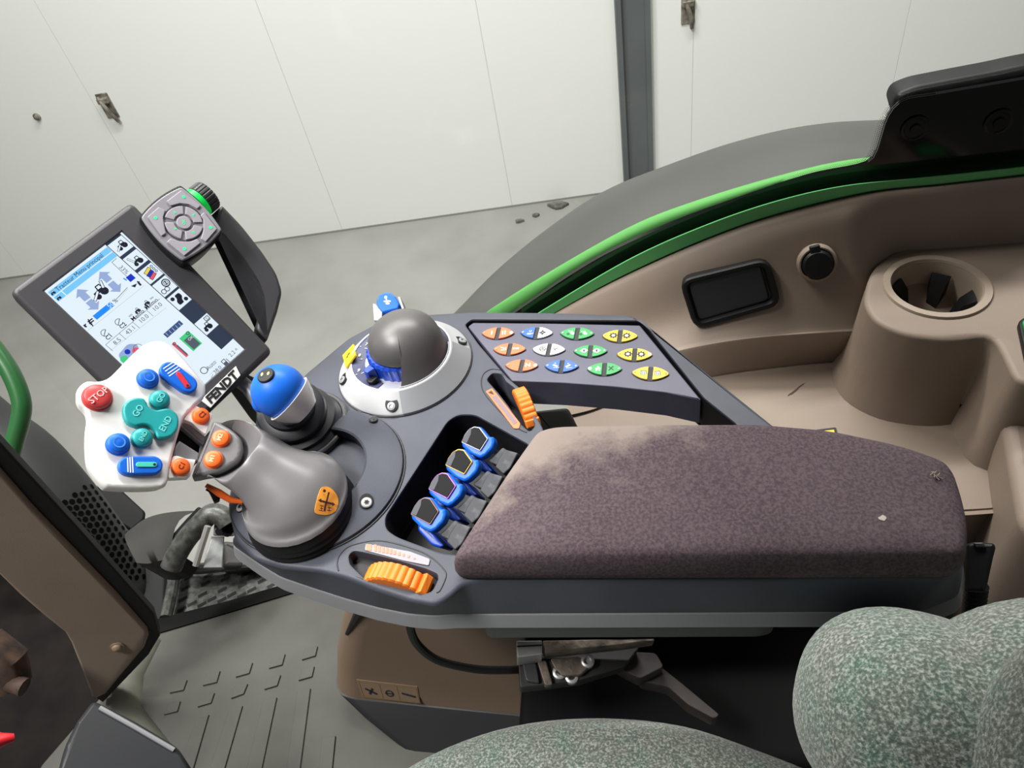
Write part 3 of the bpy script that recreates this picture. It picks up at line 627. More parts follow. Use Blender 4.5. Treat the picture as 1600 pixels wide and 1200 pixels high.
# ============================================================ spool valve levers
LW = AZ-.010
def px5(x, y): return (500+x/4, 640+y/4)
frames = mat('lever_black_face', (15, 15, 17), .55, spec=.12)
row = [(980, 190, 'grey', (185, 185, 195)), (880, 330, 'yellow', (226, 178, 48)), (775, 480, 'violet', (176, 96, 190)), (670, 640, 'brown', (122, 84, 76))]
LN = Vector((-.10, -.42, .90)).normalized()
p1 = D(*px5(980, 190), (Z(*px5(980, 190), AZ+.012)-CAM).dot(FWD)); p4 = D(*px5(670, 640), (Z(*px5(670, 640), AZ+.012)-CAM).dot(FWD))
LF = Frame(p1, LN, (1, 0, 0))
for i, (cx, cy, nm, colr) in enumerate(row):
    o_ = p1.lerp(p4, i/3); FR = Frame(o_, LN, (1, 0, 0)); dx, dy = 0, 0
    lt = thing('spool_lever', (o_.x, o_.y, LW-.02), 'blue spool valve lever with %s-edged black face, %s of four in the well' % (nm, ['farthest', 'second farthest', 'third farthest', 'nearest'][i]), 'lever', 'spool valve levers')
    q = lambda pts: LF.pp([px5(*p_) for p_ in pts])
    face = rnd(q([(889, 210), (908, 165), (935, 128), (970, 110), (1004, 116), (1056, 186), (1006, 264), (950, 238)]), .0012, 3)
    m_ = MB(); m_.prism(face, -.002, .0030, .0004); fo_ = fixn(m_.build('face_frame', mat('edge_'+nm, colr, .45), lt, FR.M))
    m_ = MB(); m_.prism(inset(ccw(face), .0009), .001, .0036, .0003); fixn(m_.build('lever_face', frames, fo_, FR.M))
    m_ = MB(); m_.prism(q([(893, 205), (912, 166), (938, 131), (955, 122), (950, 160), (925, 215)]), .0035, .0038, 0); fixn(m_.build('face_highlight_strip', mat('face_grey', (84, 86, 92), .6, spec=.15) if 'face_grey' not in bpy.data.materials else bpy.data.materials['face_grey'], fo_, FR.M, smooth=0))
    head = rnd(q([(886, 206), (930, 120), (968, 104), (1008, 108), (1060, 172), (1086, 168), (1094, 205), (1078, 246), (1030, 292), (1000, 304), (945, 280), (890, 232)]), .002, 3)
    m_ = MB(); m_.prism(head, -.009, .0012, .0025); fixn(m_.build('lever_head', BLUE, lt, FR.M))
    m_ = MB(); m_.prism(rnd(q([(900, 235), (1000, 300), (1062, 372), (1040, 385), (990, 372), (905, 290)]), .002), -.034, -.008, .002); fixn(m_.build('lever_stalk', BLUED, lt, FR.M))
    m_ = MB(); m_.prism(rnd(q([(1080, 268), (1128, 222), (1160, 246), (1110, 345), (1050, 322), (1036, 306)]), .002), -.020, -.0075, .0012); fixn(m_.build('lever_skirt', mat('lever_rubber', (44, 46, 52), .6, c2=(78, 80, 88), scale=120, thr=(.5, .75)) if 'lever_rubber' not in bpy.data.materials else bpy.data.materials['lever_rubber'], lt, FR.M))
    m_ = MB(); m_.prism(rnd(q([(1142, 238), (1228, 262), (1180, 355), (1135, 398), (1082, 350), (1100, 305)]), .002), -.022, -.006, .0012); fixn(m_.build('lever_hub', bpy.data.materials['lever_rubber'], lt, FR.M))

# ============================================================ thumb wheels
def wheel(name, label, c, axis, r, w, n, tabang, tablen):
    ax = Vector(axis).normalized(); t = thing(name, c, label, 'wheel', 'orange thumb wheels')
    x = Vector((0, 0, 1))-ax*ax.z; x.normalize(); y = ax.cross(x); c = Vector(c)
    N = n*4; rg = []; sect = [i for i in range(-N//2, N//2) if abs(i)*2*pi/N < 1.15]
    for h, dr in ((-w/2, -.002), (-w/2+.001, 0), (w/2-.001, 0), (w/2, -.002)):
        rg.append([c+ax*h+(x*cos(2*pi*i/N)+y*sin(2*pi*i/N))*(r+dr-(.0013 if i % 4 == 0 else (.0003 if i % 4 in (1, 3) else 0))) for i in sect])
    m_ = MB(); m_.loft(rg); fixn(m_.build('ribbed_rim', ORNW, t, smooth=25))
    q = x*cos(tabang)+y*sin(tabang); tt_ = ax.cross(q); m_ = MB()
    F_ = Frame(c+q*(r-.002), q, ax); m_.prism(rnd([(-w*.54, -.004), (w*.54, -.004), (w*.54, .004), (-w*.54, .004)], .001), -.004, tablen, .0015)
    fixn(m_.build('wheel_tab', ORNW, t, F_.M)); return t
a = Z(806, 600, AZ); b = Z(838, 672, AZ); dr_ = (b-a).normalized(); axis = Vector((-dr_.y, dr_.x, 0)); cw = a.lerp(b, .42)+Vector((0, 0, -.022)); 
wheel('thumb_wheel', 'orange ribbed thumb wheel beside the keypad', cw+axis*.0005, axis, .031, .0135, 30, .95, .004)
a = Z(572, 893, AZ); b = Z(664, 913, AZ); dr_ = (b-a).normalized(); axis = Vector((-dr_.y, dr_.x, 0)); cw = a.lerp(b, .5)+Vector((0, 0, -.022))
wheel('thumb_wheel', 'orange ribbed thumb wheel at the near edge of the armrest', cw, axis, .034, .0165, 32, .92, .005)
# ============================================================ rotary dial under its dome
RC = Vector((-.243, .5495, AZ)); RR = .0725
rt = thing('rotary_dial', RC, 'domed rotary dial with silver ring and blue inner wheel on the console', 'dial')
mb = MB(); mb.lathe([(RR, -.002), (RR, .002), (RR-.001, .0035), (.056, .0185), (.0545, .0195), (.0530, .0195), (.0522, .0175), (.0385, .0135), (.036, .0135)], 80, 0, RC, cap0=False)
ringo = mb.build('silver_ring', mat('dial_silver', (196, 197, 200), .35, metal=.35), rt, smooth=30); fixn(ringo)
mb = MB(); mb.lathe([(RR+.0014, .0002), (RR+.0012, .0012), (RR-.0002, .0012)], 80, 0, RC, cap0=False, cap1=False); mb.build('ring_seam', SEAM, rt)
def dang(px, py, z): q = Z(px, py, z)-RC; return atan2(q.y, q.x)
mb = MB(); a0 = dang(592, 584, AZ+.017)-.0; a0 = dang(595, 584, AZ+.017); a1 = dang(575, 505, AZ+.017)
if a0 < 0: a0 += 2*pi
if a1 < 0: a1 += 2*pi
lo_, hi_ = min(a0, a1), max(a0, a1)
mb.lathe([(.0522, .0182), (.0400, .0146)], 30, 0, RC, a0=lo_-.02, a1=hi_+.25, cap0=False, cap1=False, xd=(1, 0, 0)); sco = mb.build('dial_scale', NAVD, rt)
mb = MB(); mb.lathe([(.0522, .0182), (.0400, .0146)], 12, 0, RC, a0=radians(18), a1=radians(70), cap0=False, cap1=False, xd=(1, 0, 0)); mb.build('dial_scale', NAVD, rt)
mb = MB(); PLI = mat('pale_print', (205, 210, 170), .5)
for n_, (px, py) in (('6', (573, 518)), ('7', (567, 536)), ('8', (568, 555)), ('9', (578, 572))):
    q = Z(px, py, AZ+.0175)-RC; q = q*(.0472/Vector((q.x, q.y)).length); mb.text(n_, (q.x, q.y), .0062, -.15, .0174, 0, bold=.0001)
    d = Vector((q.x, q.y)).normalized(); dd = Matrix.Rotation(.12, 2) @ d
    mb.line(dd*.0425, dd*.046, .0005, .0170, 0); mb.line(dd*.050, dd*.0522, .0005, .0186, 0)
mb.build('scale_numbers', PLI, sco, Matrix.Translation(RC), smooth=0)
# blue ribbed wheel
N = 120; mb = MB(); mb.loft([[RC+Vector((.003+(r-(.0010 if i % 4 < 2 else 0))*cos(2*pi*i/N), .001+(r-(.0010 if i % 4 < 2 else 0))*sin(2*pi*i/N), h)) for i in range(N)] for r, h in ((.0380, .012), (.0380, .028), (.036, .031), (.02, .032))])
bw = mb.build('blue_wheel', BLUED, rt, smooth=25)
q = Z(597, 570, AZ+.022)-RC; an = atan2(q.y, q.x); F_ = Frame(RC+Vector((cos(an)*.0385, sin(an)*.0385, .012)), (0, 0, 1), (cos(an), sin(an), 0))
mb = MB(); mb.prism(rnd([(-.003, -.005), (.006, -.004), (.007, 0), (.006, .004), (-.003, .005)], .001), 0, .017, .001); fixn(mb.build('wheel_grip', BLUED, bw, F_.M))
mb = MB(); F_ = Frame(RC+Vector((cos(an+.16)*.044, sin(an+.16)*.044, .0135)), (0, 0, 1), (cos(an+.16), sin(an+.16), 0)); mb.prism(rnd([(-.004, -.0055), (.004, -.0055), (.006, .0), (.004, .004), (-.004, .004)], .001), 0, .008, .001); fixn(mb.build('dial_stop', BLACK, rt, F_.M))
# dome: full cap, and a skirt that reaches the ring on the rear side
sk0 = dang(628, 611, AZ+.012); sk1 = dang(721, 538, AZ+.012)
if sk1 < sk0: sk1 += 2*pi
DO = RC+Vector((.0075, .003, 0))
def dome_pt(th, j, w, n=14):
    if j == 0: return DO+Vector((.0330*cos(th), .0330*sin(th), .0325)) if w < .5 else RC+Vector((.0490*cos(th), .0490*sin(th), .0160))
    t = (pi/2)*(j-1)/(n-1); ct = max(cos(t), 1e-3)
    A = DO+Vector((.0385*ct**.90*cos(th), .0385*ct**.90*sin(th), .0330+.0300*sin(t)))
    B = A.lerp(RC+Vector((.0512*cos(th), .0512*sin(th), .0165)), (1-sin(t))**2.3)
    return A.lerp(B, w)
ths = [(sk0-1e-3, 0.0), (sk0, 1.0)]
for i in range(1, 41): ths.append((sk0+(sk1-sk0)*i/40, 1.0))
for i in range(1, 13): u = i/12; ths.append((sk1+.02+u*.42, 1-u*u*(3-2*u)))
e_ = sk1+.44; 
for i in range(1, 61): ths.append((e_+(sk0-1e-3+2*pi-e_)*i/60, 0.0))
ths.pop()
dm = MB(); dm.loft([[dome_pt(th, j, w) for th, w in ths] for j in range(15)], cap0=False)
dome = dm.build('dome_cover', DOMEG, rt, smooth=42)
mb = MB(); mb.lathe([(.0512, .0165), (.0518, .0205), (.0526, .0205), (.0530, .0196)], 30, 0, RC, a0=sk0, a1=sk1, cap0=False, cap1=False, xd=(1, 0, 0)); mb.build('inner_trim', SILD, rt)
mb = MB(); mb.lathe([(RR+.0003, .003), (.0560, .0192)], 30, 0, RC, a0=sk0-.02, a1=sk1, cap0=False, cap1=False, xd=(1, 0, 0)); 
mb.build('ring_dome_shadow', SILD, rt)  # darker ring sector paints in the shadow of the dome
# slanted key recesses, symbol plate
sl = Vector((0, 0, 1))
for px, py in ((550, 588), (616, 616), (715, 534)):
    q = Z(px, py, AZ+.010)-RC; a = atan2(q.y, q.x); n_ = Vector((cos(a)*.68, sin(a)*.68, 1)).normalized(); F_ = Frame(RC+Vector((cos(a)*.0645, sin(a)*.0645, .0102)), n_, (-sin(a), cos(a), 0))
    mb = MB(); mb.prism(circ(0, 0, .0068, 20, .0080), -.004, .0006, .0002); sr = fixn(mb.build('screw_recess', BLACK, rt, F_.M))
    mb = MB(); mb.lathe([(.0042, .0006), (.0042, .0016), (.002, .002), (.0019, .001), (.0001, .001)], 16, 0, (0, -.0022, 0)); mb.build('screw', SILD, sr, F_.M)
q = Z(546, 557, AZ+.011)-RC; a = atan2(q.y, q.x); n_ = Vector((cos(a)*.75, sin(a)*.75, 1)).normalized(); F_ = Frame(RC+Vector((cos(a)*.0635, sin(a)*.0635, .0114)), n_, (1, 0, 0))
cor = rnd(ccw(F_.pp([(553, 538), (556, 555), (541, 575), (536, 556)])), .001)
mb = MB(); mb.prism(cor, -.001, .0010, .0004, 0); c_ = F_.p(545, 556); mb.flat(circ(c_[0]+.0006, c_[1]+.002, .0022, 12), .0012, 1); mb.line((c_[0]-.0035, c_[1]-.002), (c_[0]+.001, c_[1]), .0014, .0012, 1); mb.line((c_[0], c_[1]+.001), (c_[0]-.0005, c_[1]-.005), .001, .0012, 1); mb.line((c_[0]-.0005, c_[1]-.0045), (c_[0]+.003, c_[1]-.0035), .0008, .0012, 1)
fixn(mb.build('symbol_plate', [YEL, INK], rt, F_.M, smooth=0))
# blue rocker behind the dial
rp = D(605, 470, (RC-CAM).dot(FWD)+.035); 
rk = thing('blue_rocker', rp, 'small blue rocker switch between grey plates behind the domed dial', 'switch')
BF = Frame(rp, Vector((.1, -.45, .9)), (1, 0, 0))
mb = MB(); mb.prism(rnd(BF.pp([(588, 470), (592, 461), (600, 457), (610, 457), (618, 463), (624, 475), (622, 482), (598, 488), (590, 480)]), .001), -.014, 0, .0015); rb_ = fixn(mb.build('rocker', BLUE, rk, BF.M))
mb = MB(); c_ = BF.p(604, 467); mb.flat(circ(c_[0]-.001, c_[1]+.002, .0018, 10), .0002); mb.flat(circ(c_[0]+.001, c_[1]-.003, .0042, 12, .0013), .0002); mb.flat(circ(c_[0]+.0015, c_[1]-.0058, .0025, 10, .001), .0002); mb.line((c_[0]-.001, c_[1]+.002), (c_[0]+.001, c_[1]-.004), .0012, .0003); mb.build('rocker_symbol', WHITE, rb_, BF.M, smooth=0)
for pts in ([(582, 474), (586, 474), (597, 487), (596, 500), (584, 500)], [(621, 463), (625, 463), (631, 480), (630, 494), (627, 480)]):
    mb = MB(); mb.prism(BF.pp(pts), -.022, -.001, .0004); fixn(mb.build('side_plate', SILD, rk, BF.M))
mb = MB(); mb.box((BF.p(584, 490)[0], BF.p(600, 500)[1]-.01, -.035), (BF.p(630, 480)[0], BF.p(600, 484)[1], -.014), bev=.002); fixn(mb.build('rocker_base', DARK, rk, BF.M))

# ============================================================ small joystick
JB = Z(470, 668, AZ+.004); JT = Z(436, 611, AZ+.088); ja = (JT-JB).normalized(); h = (JT-JB).length
jt = thing('joystick', JB, 'small joystick with blue and silver ball knob on a black rubber boot', 'joystick')
mb = MB(); mb.lathe([(.0490, -.004), (.0490, .002), (.0475, .0035), (.0450, .0035), (.0445, .0)], 48, 0, JB); fixn(mb.build('base_ring', DARK, jt))
def tilt(u): return Vector((0, 0, 1)).lerp(ja, u).normalized()
prof = [(.0440, .000, 0), (.0440, .005, .1), (.0395, .010, .2), (.0400, .0125, .3), (.0395, .017, .4), (.0330, .021, .5), (.0340, .0245, .6), (.0335, .032, .8), (.0315, .035, .9), (.0250, .038, 1), (.0245, .044, 1), (.020, .047, 1), (.019, .055, 1)]
rg = []; pos = Vector(JB); lasth = 0
for r, hh_, u in prof:
    pos = pos+tilt(u)*(hh_-lasth); lasth = hh_; n_ = tilt(u); x = Vector((1, 0, 0)); x = (x-n_*x.dot(n_)).normalized(); y = n_.cross(x)
    rg.append([pos+(x*cos(2*pi*i/44)+y*sin(2*pi*i/44))*r for i in range(44)])
mb = MB(); mb.loft(rg); mb.build('rubber_boot', RUBBER, jt, smooth=40)
R_ = .0245
x = (RT-ja*RT.dot(ja)).normalized(); JF = Frame(JT, ja, RT)
# the ball's seam plane: blue crown towards the tip, silver collar on the rear side
sn = (UP*.55 - RT*.62 - FWD*.35).normalized()
mb = MB(); mb.lathe([(R_*cos(t), R_*sin(t)) for t in [radians(-28+118*k/18) for k in range(19)]], 40, 0, JT, sn, cap0=True); ball = mb.build('ball_crown', BLUE, jt, smooth=60)
mb = MB(); mb.lathe([(R_*.55, -R_*1.25), (R_*.80, -R_*.9), (R_*.97, -R_*.52), (R_*1.0, -R_*.45)], 40, 0, JT, sn); fixn(mb.build('ball_collar', SILV, jt, smooth=60))
mb = MB(); mb.tube([JB+ja*.05, JT-ja*.01], [.017, .018], 24); mb.build('stem', SILD, jt)
nose = D(403, 634, (JT-CAM).dot(FWD)+.002); mb = MB(); mb.ell(JT.lerp(nose, .72), (.0115, .0095, .0095), 0, 20, 12, Matrix(((nose-JT).normalized(), (nose-JT).cross(FWD).normalized(), FWD)).transposed()); mb.build('thumb_nose', BLUE, ball, smooth=60)
bt = (D(420, 592, (JT-CAM).dot(FWD)-.015)-JT).normalized(); F_ = Frame(JT+bt*(R_-.0012), bt, RT)
mb = MB(); mb.lathe([(.0078, 0), (.0078, .0015), (.007, .0022), (.0001, .0024)], 24); bu = mb.build('thumb_button', BLACK, ball, F_.M)
mb = MB(); mb.flat(circ(-.003, .0005, .0012, 8, .002), .0027); mb.flat(circ(.003, .0005, .0012, 8, .002), .0027); mb.build('button_marks', mat('pale_yellow_print', (210, 190, 110), .5), bu, F_.M)

# ============================================================ drive lever
hp = D(225, 655, .632); hn = (-ray(225, 655).normalized() + RT*.30 + UP*.42).normalized()
HF_ = Frame(hp, hn, RT); z2 = lambda x, y: (80+x/3.3333, 520+y/3.3333)
def hp2(pts, h=0): return HF_.pp([z2(*q) for q in pts], h)
gb = Z(464, 806, AZ+.003)
dl = thing('drive_lever', gb, 'grey drive lever with silver head of coloured buttons leaning over the armrest front', 'lever')
headc = cat(hp2([(150, 280), (185, 252), (235, 252), (280, 243), (325, 215), (415, 122), (490, 58), (560, 40), (622, 62), (690, 130), (790, 250), (806, 285), (795, 335), (735, 395), (690, 448), (662, 530), (632, 640), (612, 740), (604, 778), (575, 803), (470, 811), (320, 806), (270, 790), (210, 712), (187, 650), (181, 540), (190, 455), (184, 402), (148, 360), (135, 318)]), 4)
hc = ccw(headc)
mb = MB(); T_ = .0245
rg = [[(x, y, z) for x, y in inset(hc, o)] for o, z in ((.012, -T_), (.007, -T_+.0015), (.004, -T_*.72), (.0015, -T_*.70), (.0005, -T_*.4), (-.0005, -.004), (.0002, -.0014), (.0014, -.0004), (.0028, 0))]
mb.loft(rg); hd = mb.build('head_shell', SILV, dl, HF_.M, smooth=50); tag(hd, 'silver button head')
mb = MB(); mb.loft([[(x, y, z) for x, y in inset(hc, o)] for o, z in ((.015, -T_-.004), (.011, -T_-.003), (.0095, -T_+.0006))]); mb.build('head_underside', DARK, hd, HF_.M, smooth=40)
def button(c, r, m, txt='', ang=0, name='button', label=None, h=.0045, tm=None, ts=.8, parent=hd, base=0.0003, ringm=None, fr=None):
    fr = fr or HF_; a, b = fr.p(*z2(*c)); r = r/3.3333/FPX*.634*1.06; m_ = MB(); m_.lathe([(r*1.10, base), (r*1.10, base+.0008), (r*1.0, base+.0012), (r, base+h*.7), (r*.9, base+h*.93), (r*.55, base+h*1.06), (.0001, base+h*1.1)], 32, 0, (a, b, 0))
    o = m_.build(name, m, parent, fr.M, smooth=50)
    if label: tag(o, label)
    if txt:
        m_ = MB(); m_.text(txt, (a, b), r*ts, ang, base+h*1.1, 0, .00025, bold=.00008); m_.build('button_lettering', tm or m, o, fr.M, smooth=0)
    if ringm: m_ = MB(); m_.ringflat((a, b), r*.42, r*.55, base+h*1.1, 0); m_.ringflat((a, b), r*.50, r*.55, base+h*1.13, 0); m_.build('button_ring', ringm, o, fr.M)
    return o
TAN = radians(58)
REDP = mat('pale_red_print', (236, 190, 190), .5); BLP = mat('light_blue_print', (70, 140, 232), .45); TEP = mat('light_teal_print', (110, 205, 205), .45); ORP = mat('dark_orange_print', (96, 36, 22), .5); ORQ = mat('light_orange_print', (255, 190, 150), .5)
button((239, 340), 61, RED, 'STOP', TAN, 'stop_button', 'red STOP button', .006, REDP, .72)
button((501, 243), 47, BLUE, '', 0, 'round_button', 'blue round button', .006, ringm=BLP); button((346, 583), 49, BLUE, '', 0, 'round_button', 'blue round button', .006, ringm=BLP)
button((562, 353), 45, TEAL, 'GO', radians(75), 'go_button', 'small teal GO button', .006, TEP, .8); button((470, 552), 45, TEAL, 'END', radians(75), 'end_button', 'small teal END button', .006, TEP, .6)
tl = cat(hp2([(368, 425), (378, 378), (420, 350), (468, 350), (488, 368), (502, 395), (540, 412), (575, 405), (610, 405), (645, 430), (658, 468), (648, 515), (615, 550), (570, 560), (545, 552), (533, 520), (505, 495), (470, 488), (430, 497), (388, 475)]), 4)
mb = MB(); mb.prism(tl, 0, .0055, .0018); tb = fixn(mb.build('rocker_button', TEAL, hd, HF_.M)); tag(tb, 'large teal GO END rocker')
mb = MB(); a = hp2([(445, 418), (588, 485)]); mb.text('GO', a[0], .0074, radians(75), .0056, 0, .0003, bold=.0001); mb.text('END', a[1], .0074, radians(75), .0056, 0, .0003, bold=.0001); mb.build('rocker_lettering', TEP, tb, HF_.M, smooth=0)
for pa, pb, r, cin, nm, stripes, bar in (((612, 208), (702, 275), 50, REDB, 'blue switch with red bar', [((575, 200), (628, 165)), ((585, 213), (640, 176)), ((597, 226), (652, 188)), ((605, 238), (660, 200))], ((655, 228), (700, 288))),
                                ((398, 700), (522, 697), 46, mat('mint_plastic', (70, 190, 170), .45), 'blue switch with green bar', [((390, 662), (392, 735)), ((402, 658), (405, 738)), ((414, 656), (418, 738))], ((448, 697), (528, 697)))):
    A, B = hp2([pa, pb]); rr_ = r/3.3333/FPX*.634*1.05
    mb = MB(); mb.prism(pill(A, B, rr_), 0, .0055, .0016); sw_ = fixn(mb.build('slide_switch', BLUE, hd, HF_.M)); tag(sw_, nm)
    mb = MB()
    for s0, s1 in stripes: p_, q_ = hp2([s0, s1]); mb.line(p_, q_, .0009, .0057)
    mb.build('switch_stripes', WHITE, sw_, HF_.M, smooth=0)
    p_, q_ = hp2(list(bar)); mb = MB(); mb.prism(pill(p_, q_, .0022), .005, .0064, .0004, 0); mb.flat(circ(q_[0], q_[1], .0012, 8), .0066, 1); fixn(mb.build('switch_bar', [cin, INK], sw_, HF_.M))
# arms and grip
for pts, nm in (([(752, 378), (842, 425), (806, 528), (770, 500), (735, 470), (690, 452), (715, 415)], 'c2'), ([(636, 642), (660, 640), (700, 655), (755, 660), (722, 752), (610, 758), (612, 720)], 'c1')):
    mb = MB(); mb.prism(rnd(ccw(hp2(pts, -.002)), .0012), -.0105, -.002, .0006); fixn(mb.build('head_arm', SILV, dl, HF_.M))
for pts in ([(672, 480), (712, 462), (812, 545), (795, 585)], [(640, 600), (668, 560), (775, 628), (765, 668), (640, 655)]):
    mb = MB(); mb.prism(rnd(ccw(hp2(pts, -.008)), .0015), -.022, -.008, .0015); fixn(mb.build('neck_spoke', SILD, dl, HF_.M))
mb = MB(); mb.prism(rnd(ccw(hp2([(650, 500), (700, 480), (830, 560), (760, 680), (640, 640)], -.016)), .002), -.028, -.016, .002); fixn(mb.build('neck_core', BLACK, dl, HF_.M))
button((782, 432), 41, ORNG, 'C2', radians(62), 'side_button', 'orange C2 button', .0045, ORP, .8, dl, -.002); button((676, 697), 42, ORNG, 'C1', radians(75), 'side_button', 'orange C1 button', .0045, ORP, .8, dl, -.002)
GF = Frame(HF_.w(*HF_.p(*z2(770, 600))), (-ray(340, 690).normalized() - RT*.22 + UP*.30), RT)
fp = GF.pp([z2(*q) for q in [(842, 448), (935, 500), (985, 545), (998, 610), (975, 665), (900, 712), (850, 732), (722, 760), (765, 650), (812, 545)]], -.004)
gp = rnd(ccw(fp), .004, 3)
fc = Vector((sum(q[0] for q in gp)/len(gp), sum(q[1] for q in gp)/len(gp)))
# grip: loft from the face outline down a curved axis into the round base
def resamp(pts, n):
    d = [0]; P_ = [Vector(q) for q in pts]+[Vector(pts[0])]
    for i in range(1, len(P_)): d.append(d[-1]+(P_[i]-P_[i-1]).length)
    o = []; j = 0
    for k in range(n):
        s = d[-1]*k/n
        while d[j+1] < s: j += 1
        o.append(P_[j].lerp(P_[j+1], (s-d[j])/(d[j+1]-d[j])))
    return o
NS = 48; fr_ = resamp(gp, NS)
def fring(off, h):
    q = inset([(a.x, a.y) for a in fr_], off); return [GF.w(a, b, h) for a, b in q]
top_c = GF.w(fc.x, fc.y, -.004)
def cring(c, n, r, ref, ry=None):
    n = n.normalized(); o = []; rc_ = sum(ref, Vector())/len(ref)
    for p_ in ref:
        d = p_-rc_; d = (d-n*d.dot(n)); d.normalize(); o.append(c+d*r)
    return o
r0 = fring(0, -.008)
c2p = GF.w(*GF.p(376, 709), -.018); 
fd = (top_c-CAM).dot(FWD); bz_ = Z(463, 783, AZ+.022); bd = (bz_-CAM).dot(FWD)
Gs = [(D(px, py, fd+(bd-fd)*u), r) for px, py, u, r in ((357, 701, .12, .0280), (376, 712, .25, .0292), (396, 724, .37, .0298), (415, 738, .48, .0312), (432, 750, .58, .0352), (445, 758, .66, .0405), (453, 764, .76, .0445), (458, 769, .85, .0468), (461, 776, .93, .0478), (463, 783, 1.0, .0472))]
axis_n = []
for i, (c, r) in enumerate(Gs):
    p_ = Gs[i-1][0] if i else top_c; n_ = Gs[i+1][0] if i < len(Gs)-1 else c-Vector((0, 0, .01)); axis_n.append((GF.n.lerp((p_-n_).normalized(), (.25, .65, .95)[i])) if i < 3 else (p_-n_).normalized().lerp(Vector((0, 0, 1)), min(1, max(0, (i-2)/5))).normalized())
rings = [fring(.0035, -.004), fring(.0012, -.0046), fring(0, -.0065), fring(-.0003, -.010), fring(-.0002, -.016)]
prev = rings[-1]
for (c, r), n_ in zip(Gs, axis_n):
    q = cring(c, n_, r, prev); rings.append(q); prev = q
colsg = [[Vector(q) for q in cat([r[i] for r in rings[3:]], 4, False)] for i in range(NS)]
rings = rings[:3]+[[c_[k] for c_ in colsg] for k in range(len(colsg[0]))]
gm = MB(); gm.loft(rings); grip = fixn(gm.build('grip', GRIPG, dl, smooth=60))
zb = Gs[-1][0].z-AZ; mb = MB(); mb.lathe([(.0495, -.002), (.0505, .004), (.0490, .006), (.0500, .009), (.0480, .012), (.0485, .015), (.0460, zb-.001), (.044, zb)], 48, 0, (Gs[-1][0].x, Gs[-1][0].y, AZ)); fixn(mb.build('bellows', BLACK, dl, smooth=40))
button((880, 545), 43, ORNG, 'M2', radians(80), 'thumb_button', 'orange M2 button', .0045, ORQ, .7, dl, -.004, fr=GF); button((840, 655), 43, ORNG, 'M1', radians(80), 'thumb_button', 'orange M1 button', .0045, ORQ, .7, dl, -.004, fr=GF)
# trigger with orange strip below the grip
tp = D(340, 778, .665); TFm = Frame(tp, (-ray(340, 778).normalized()+UP*.1), RT)
mb = MB(); mb.tube([TFm.w(*TFm.p(*q)) for q in [(322, 758), (342, 770), (360, 781), (386, 786)]], [.002, .0035, .003, .0015], 10); mb.build('trigger_strip', ORNG, dl)
mb = MB(); mb.prism(rnd(TFm.pp([(322, 760), (345, 772), (343, 782), (335, 785), (329, 772)]), .001), -.016, -.003, .003); fixn(mb.build('trigger', BLACK, dl, TFm.M))
# orange direction sticker on the bulb
def on_grip(px, py):
    dg = bpy.context.evaluated_depsgraph_get(); d = ray(px, py).normalized(); Mi = WM[grip].inverted()
    hit, loc, n_, _ = grip.ray_cast(Mi @ CAM, (Mi.to_3x3() @ d)); return (loc, (n_ if n_.dot(d) < 0 else -n_)) if hit else (CAM+ray(px, py)*.63, -d)
bpy.context.view_layer.update()
sp, sn_ = on_grip(509, 784); 
stk = cat([(503, 762), (512, 761), (521, 767), (527, 777), (528, 788), (524, 799), (514, 804), (501, 804), (492, 800), (494, 786), (498, 771)], 3)
sv = []; 
for q in stk: l_, n_ = on_grip(*q); sv.append(l_+n_*.0006)
cl, cn = on_grip(510, 784); ctr = cl+cn*.0008
mb = MB(); mb.add(sv+[ctr], [(i, (i+1) % len(sv), len(sv)) for i in range(len(sv))]); 
bo2 = [v-n2*.0012 for v, n2 in zip(sv, [cn]*len(sv))]; mb.loft([bo2, sv], 0, cap0=False, cap1=False)
st_ = mb.build('direction_sticker', mat('sticker_orange_pale', (240, 160, 60), .5), grip, smooth=40)
AFm = Frame(cl+cn*.0016, cn, RT); al = lambda pts: AFm.pp(pts)
mb = MB()
for pts, w in (([(514, 769), (512, 777), (510, 785)], .0016), ([(510, 785), (508, 792), (507, 799)], .0020), ([(499, 782), (522, 788)], .0018)):
    q = al(pts)
    for u_, v_ in zip(q[:-1], q[1:]): mb.line(u_, v_, w, 0)
for c, dx in ((500, 782.3), -1), ((521, 787.7), 1): mb.flat(al([(c[0]+dx*3, c[1]+dx*.8), (c[0]-dx*2, c[1]-3.6), (c[0]-dx*2, c[1]+3.4)]), 0.0001)
mb.flat(circ(*al([(507, 767)])[0], .0014, 10), 0)
for ps in ([(500, 790), (506, 791)], [(503, 791), (502, 798)], [(500, 794), (505, 795)], [(512, 793), (518, 794)], [(515, 792), (514, 799)], [(511, 797), (518, 798)], [(498, 797), (505, 798.5)]): q = al(ps); mb.line(q[0], q[1], .0007, 0)
mb.build('arrow_print', mat('dark_red_print', (74, 34, 34), .6), st_, AFm.M, smooth=0)
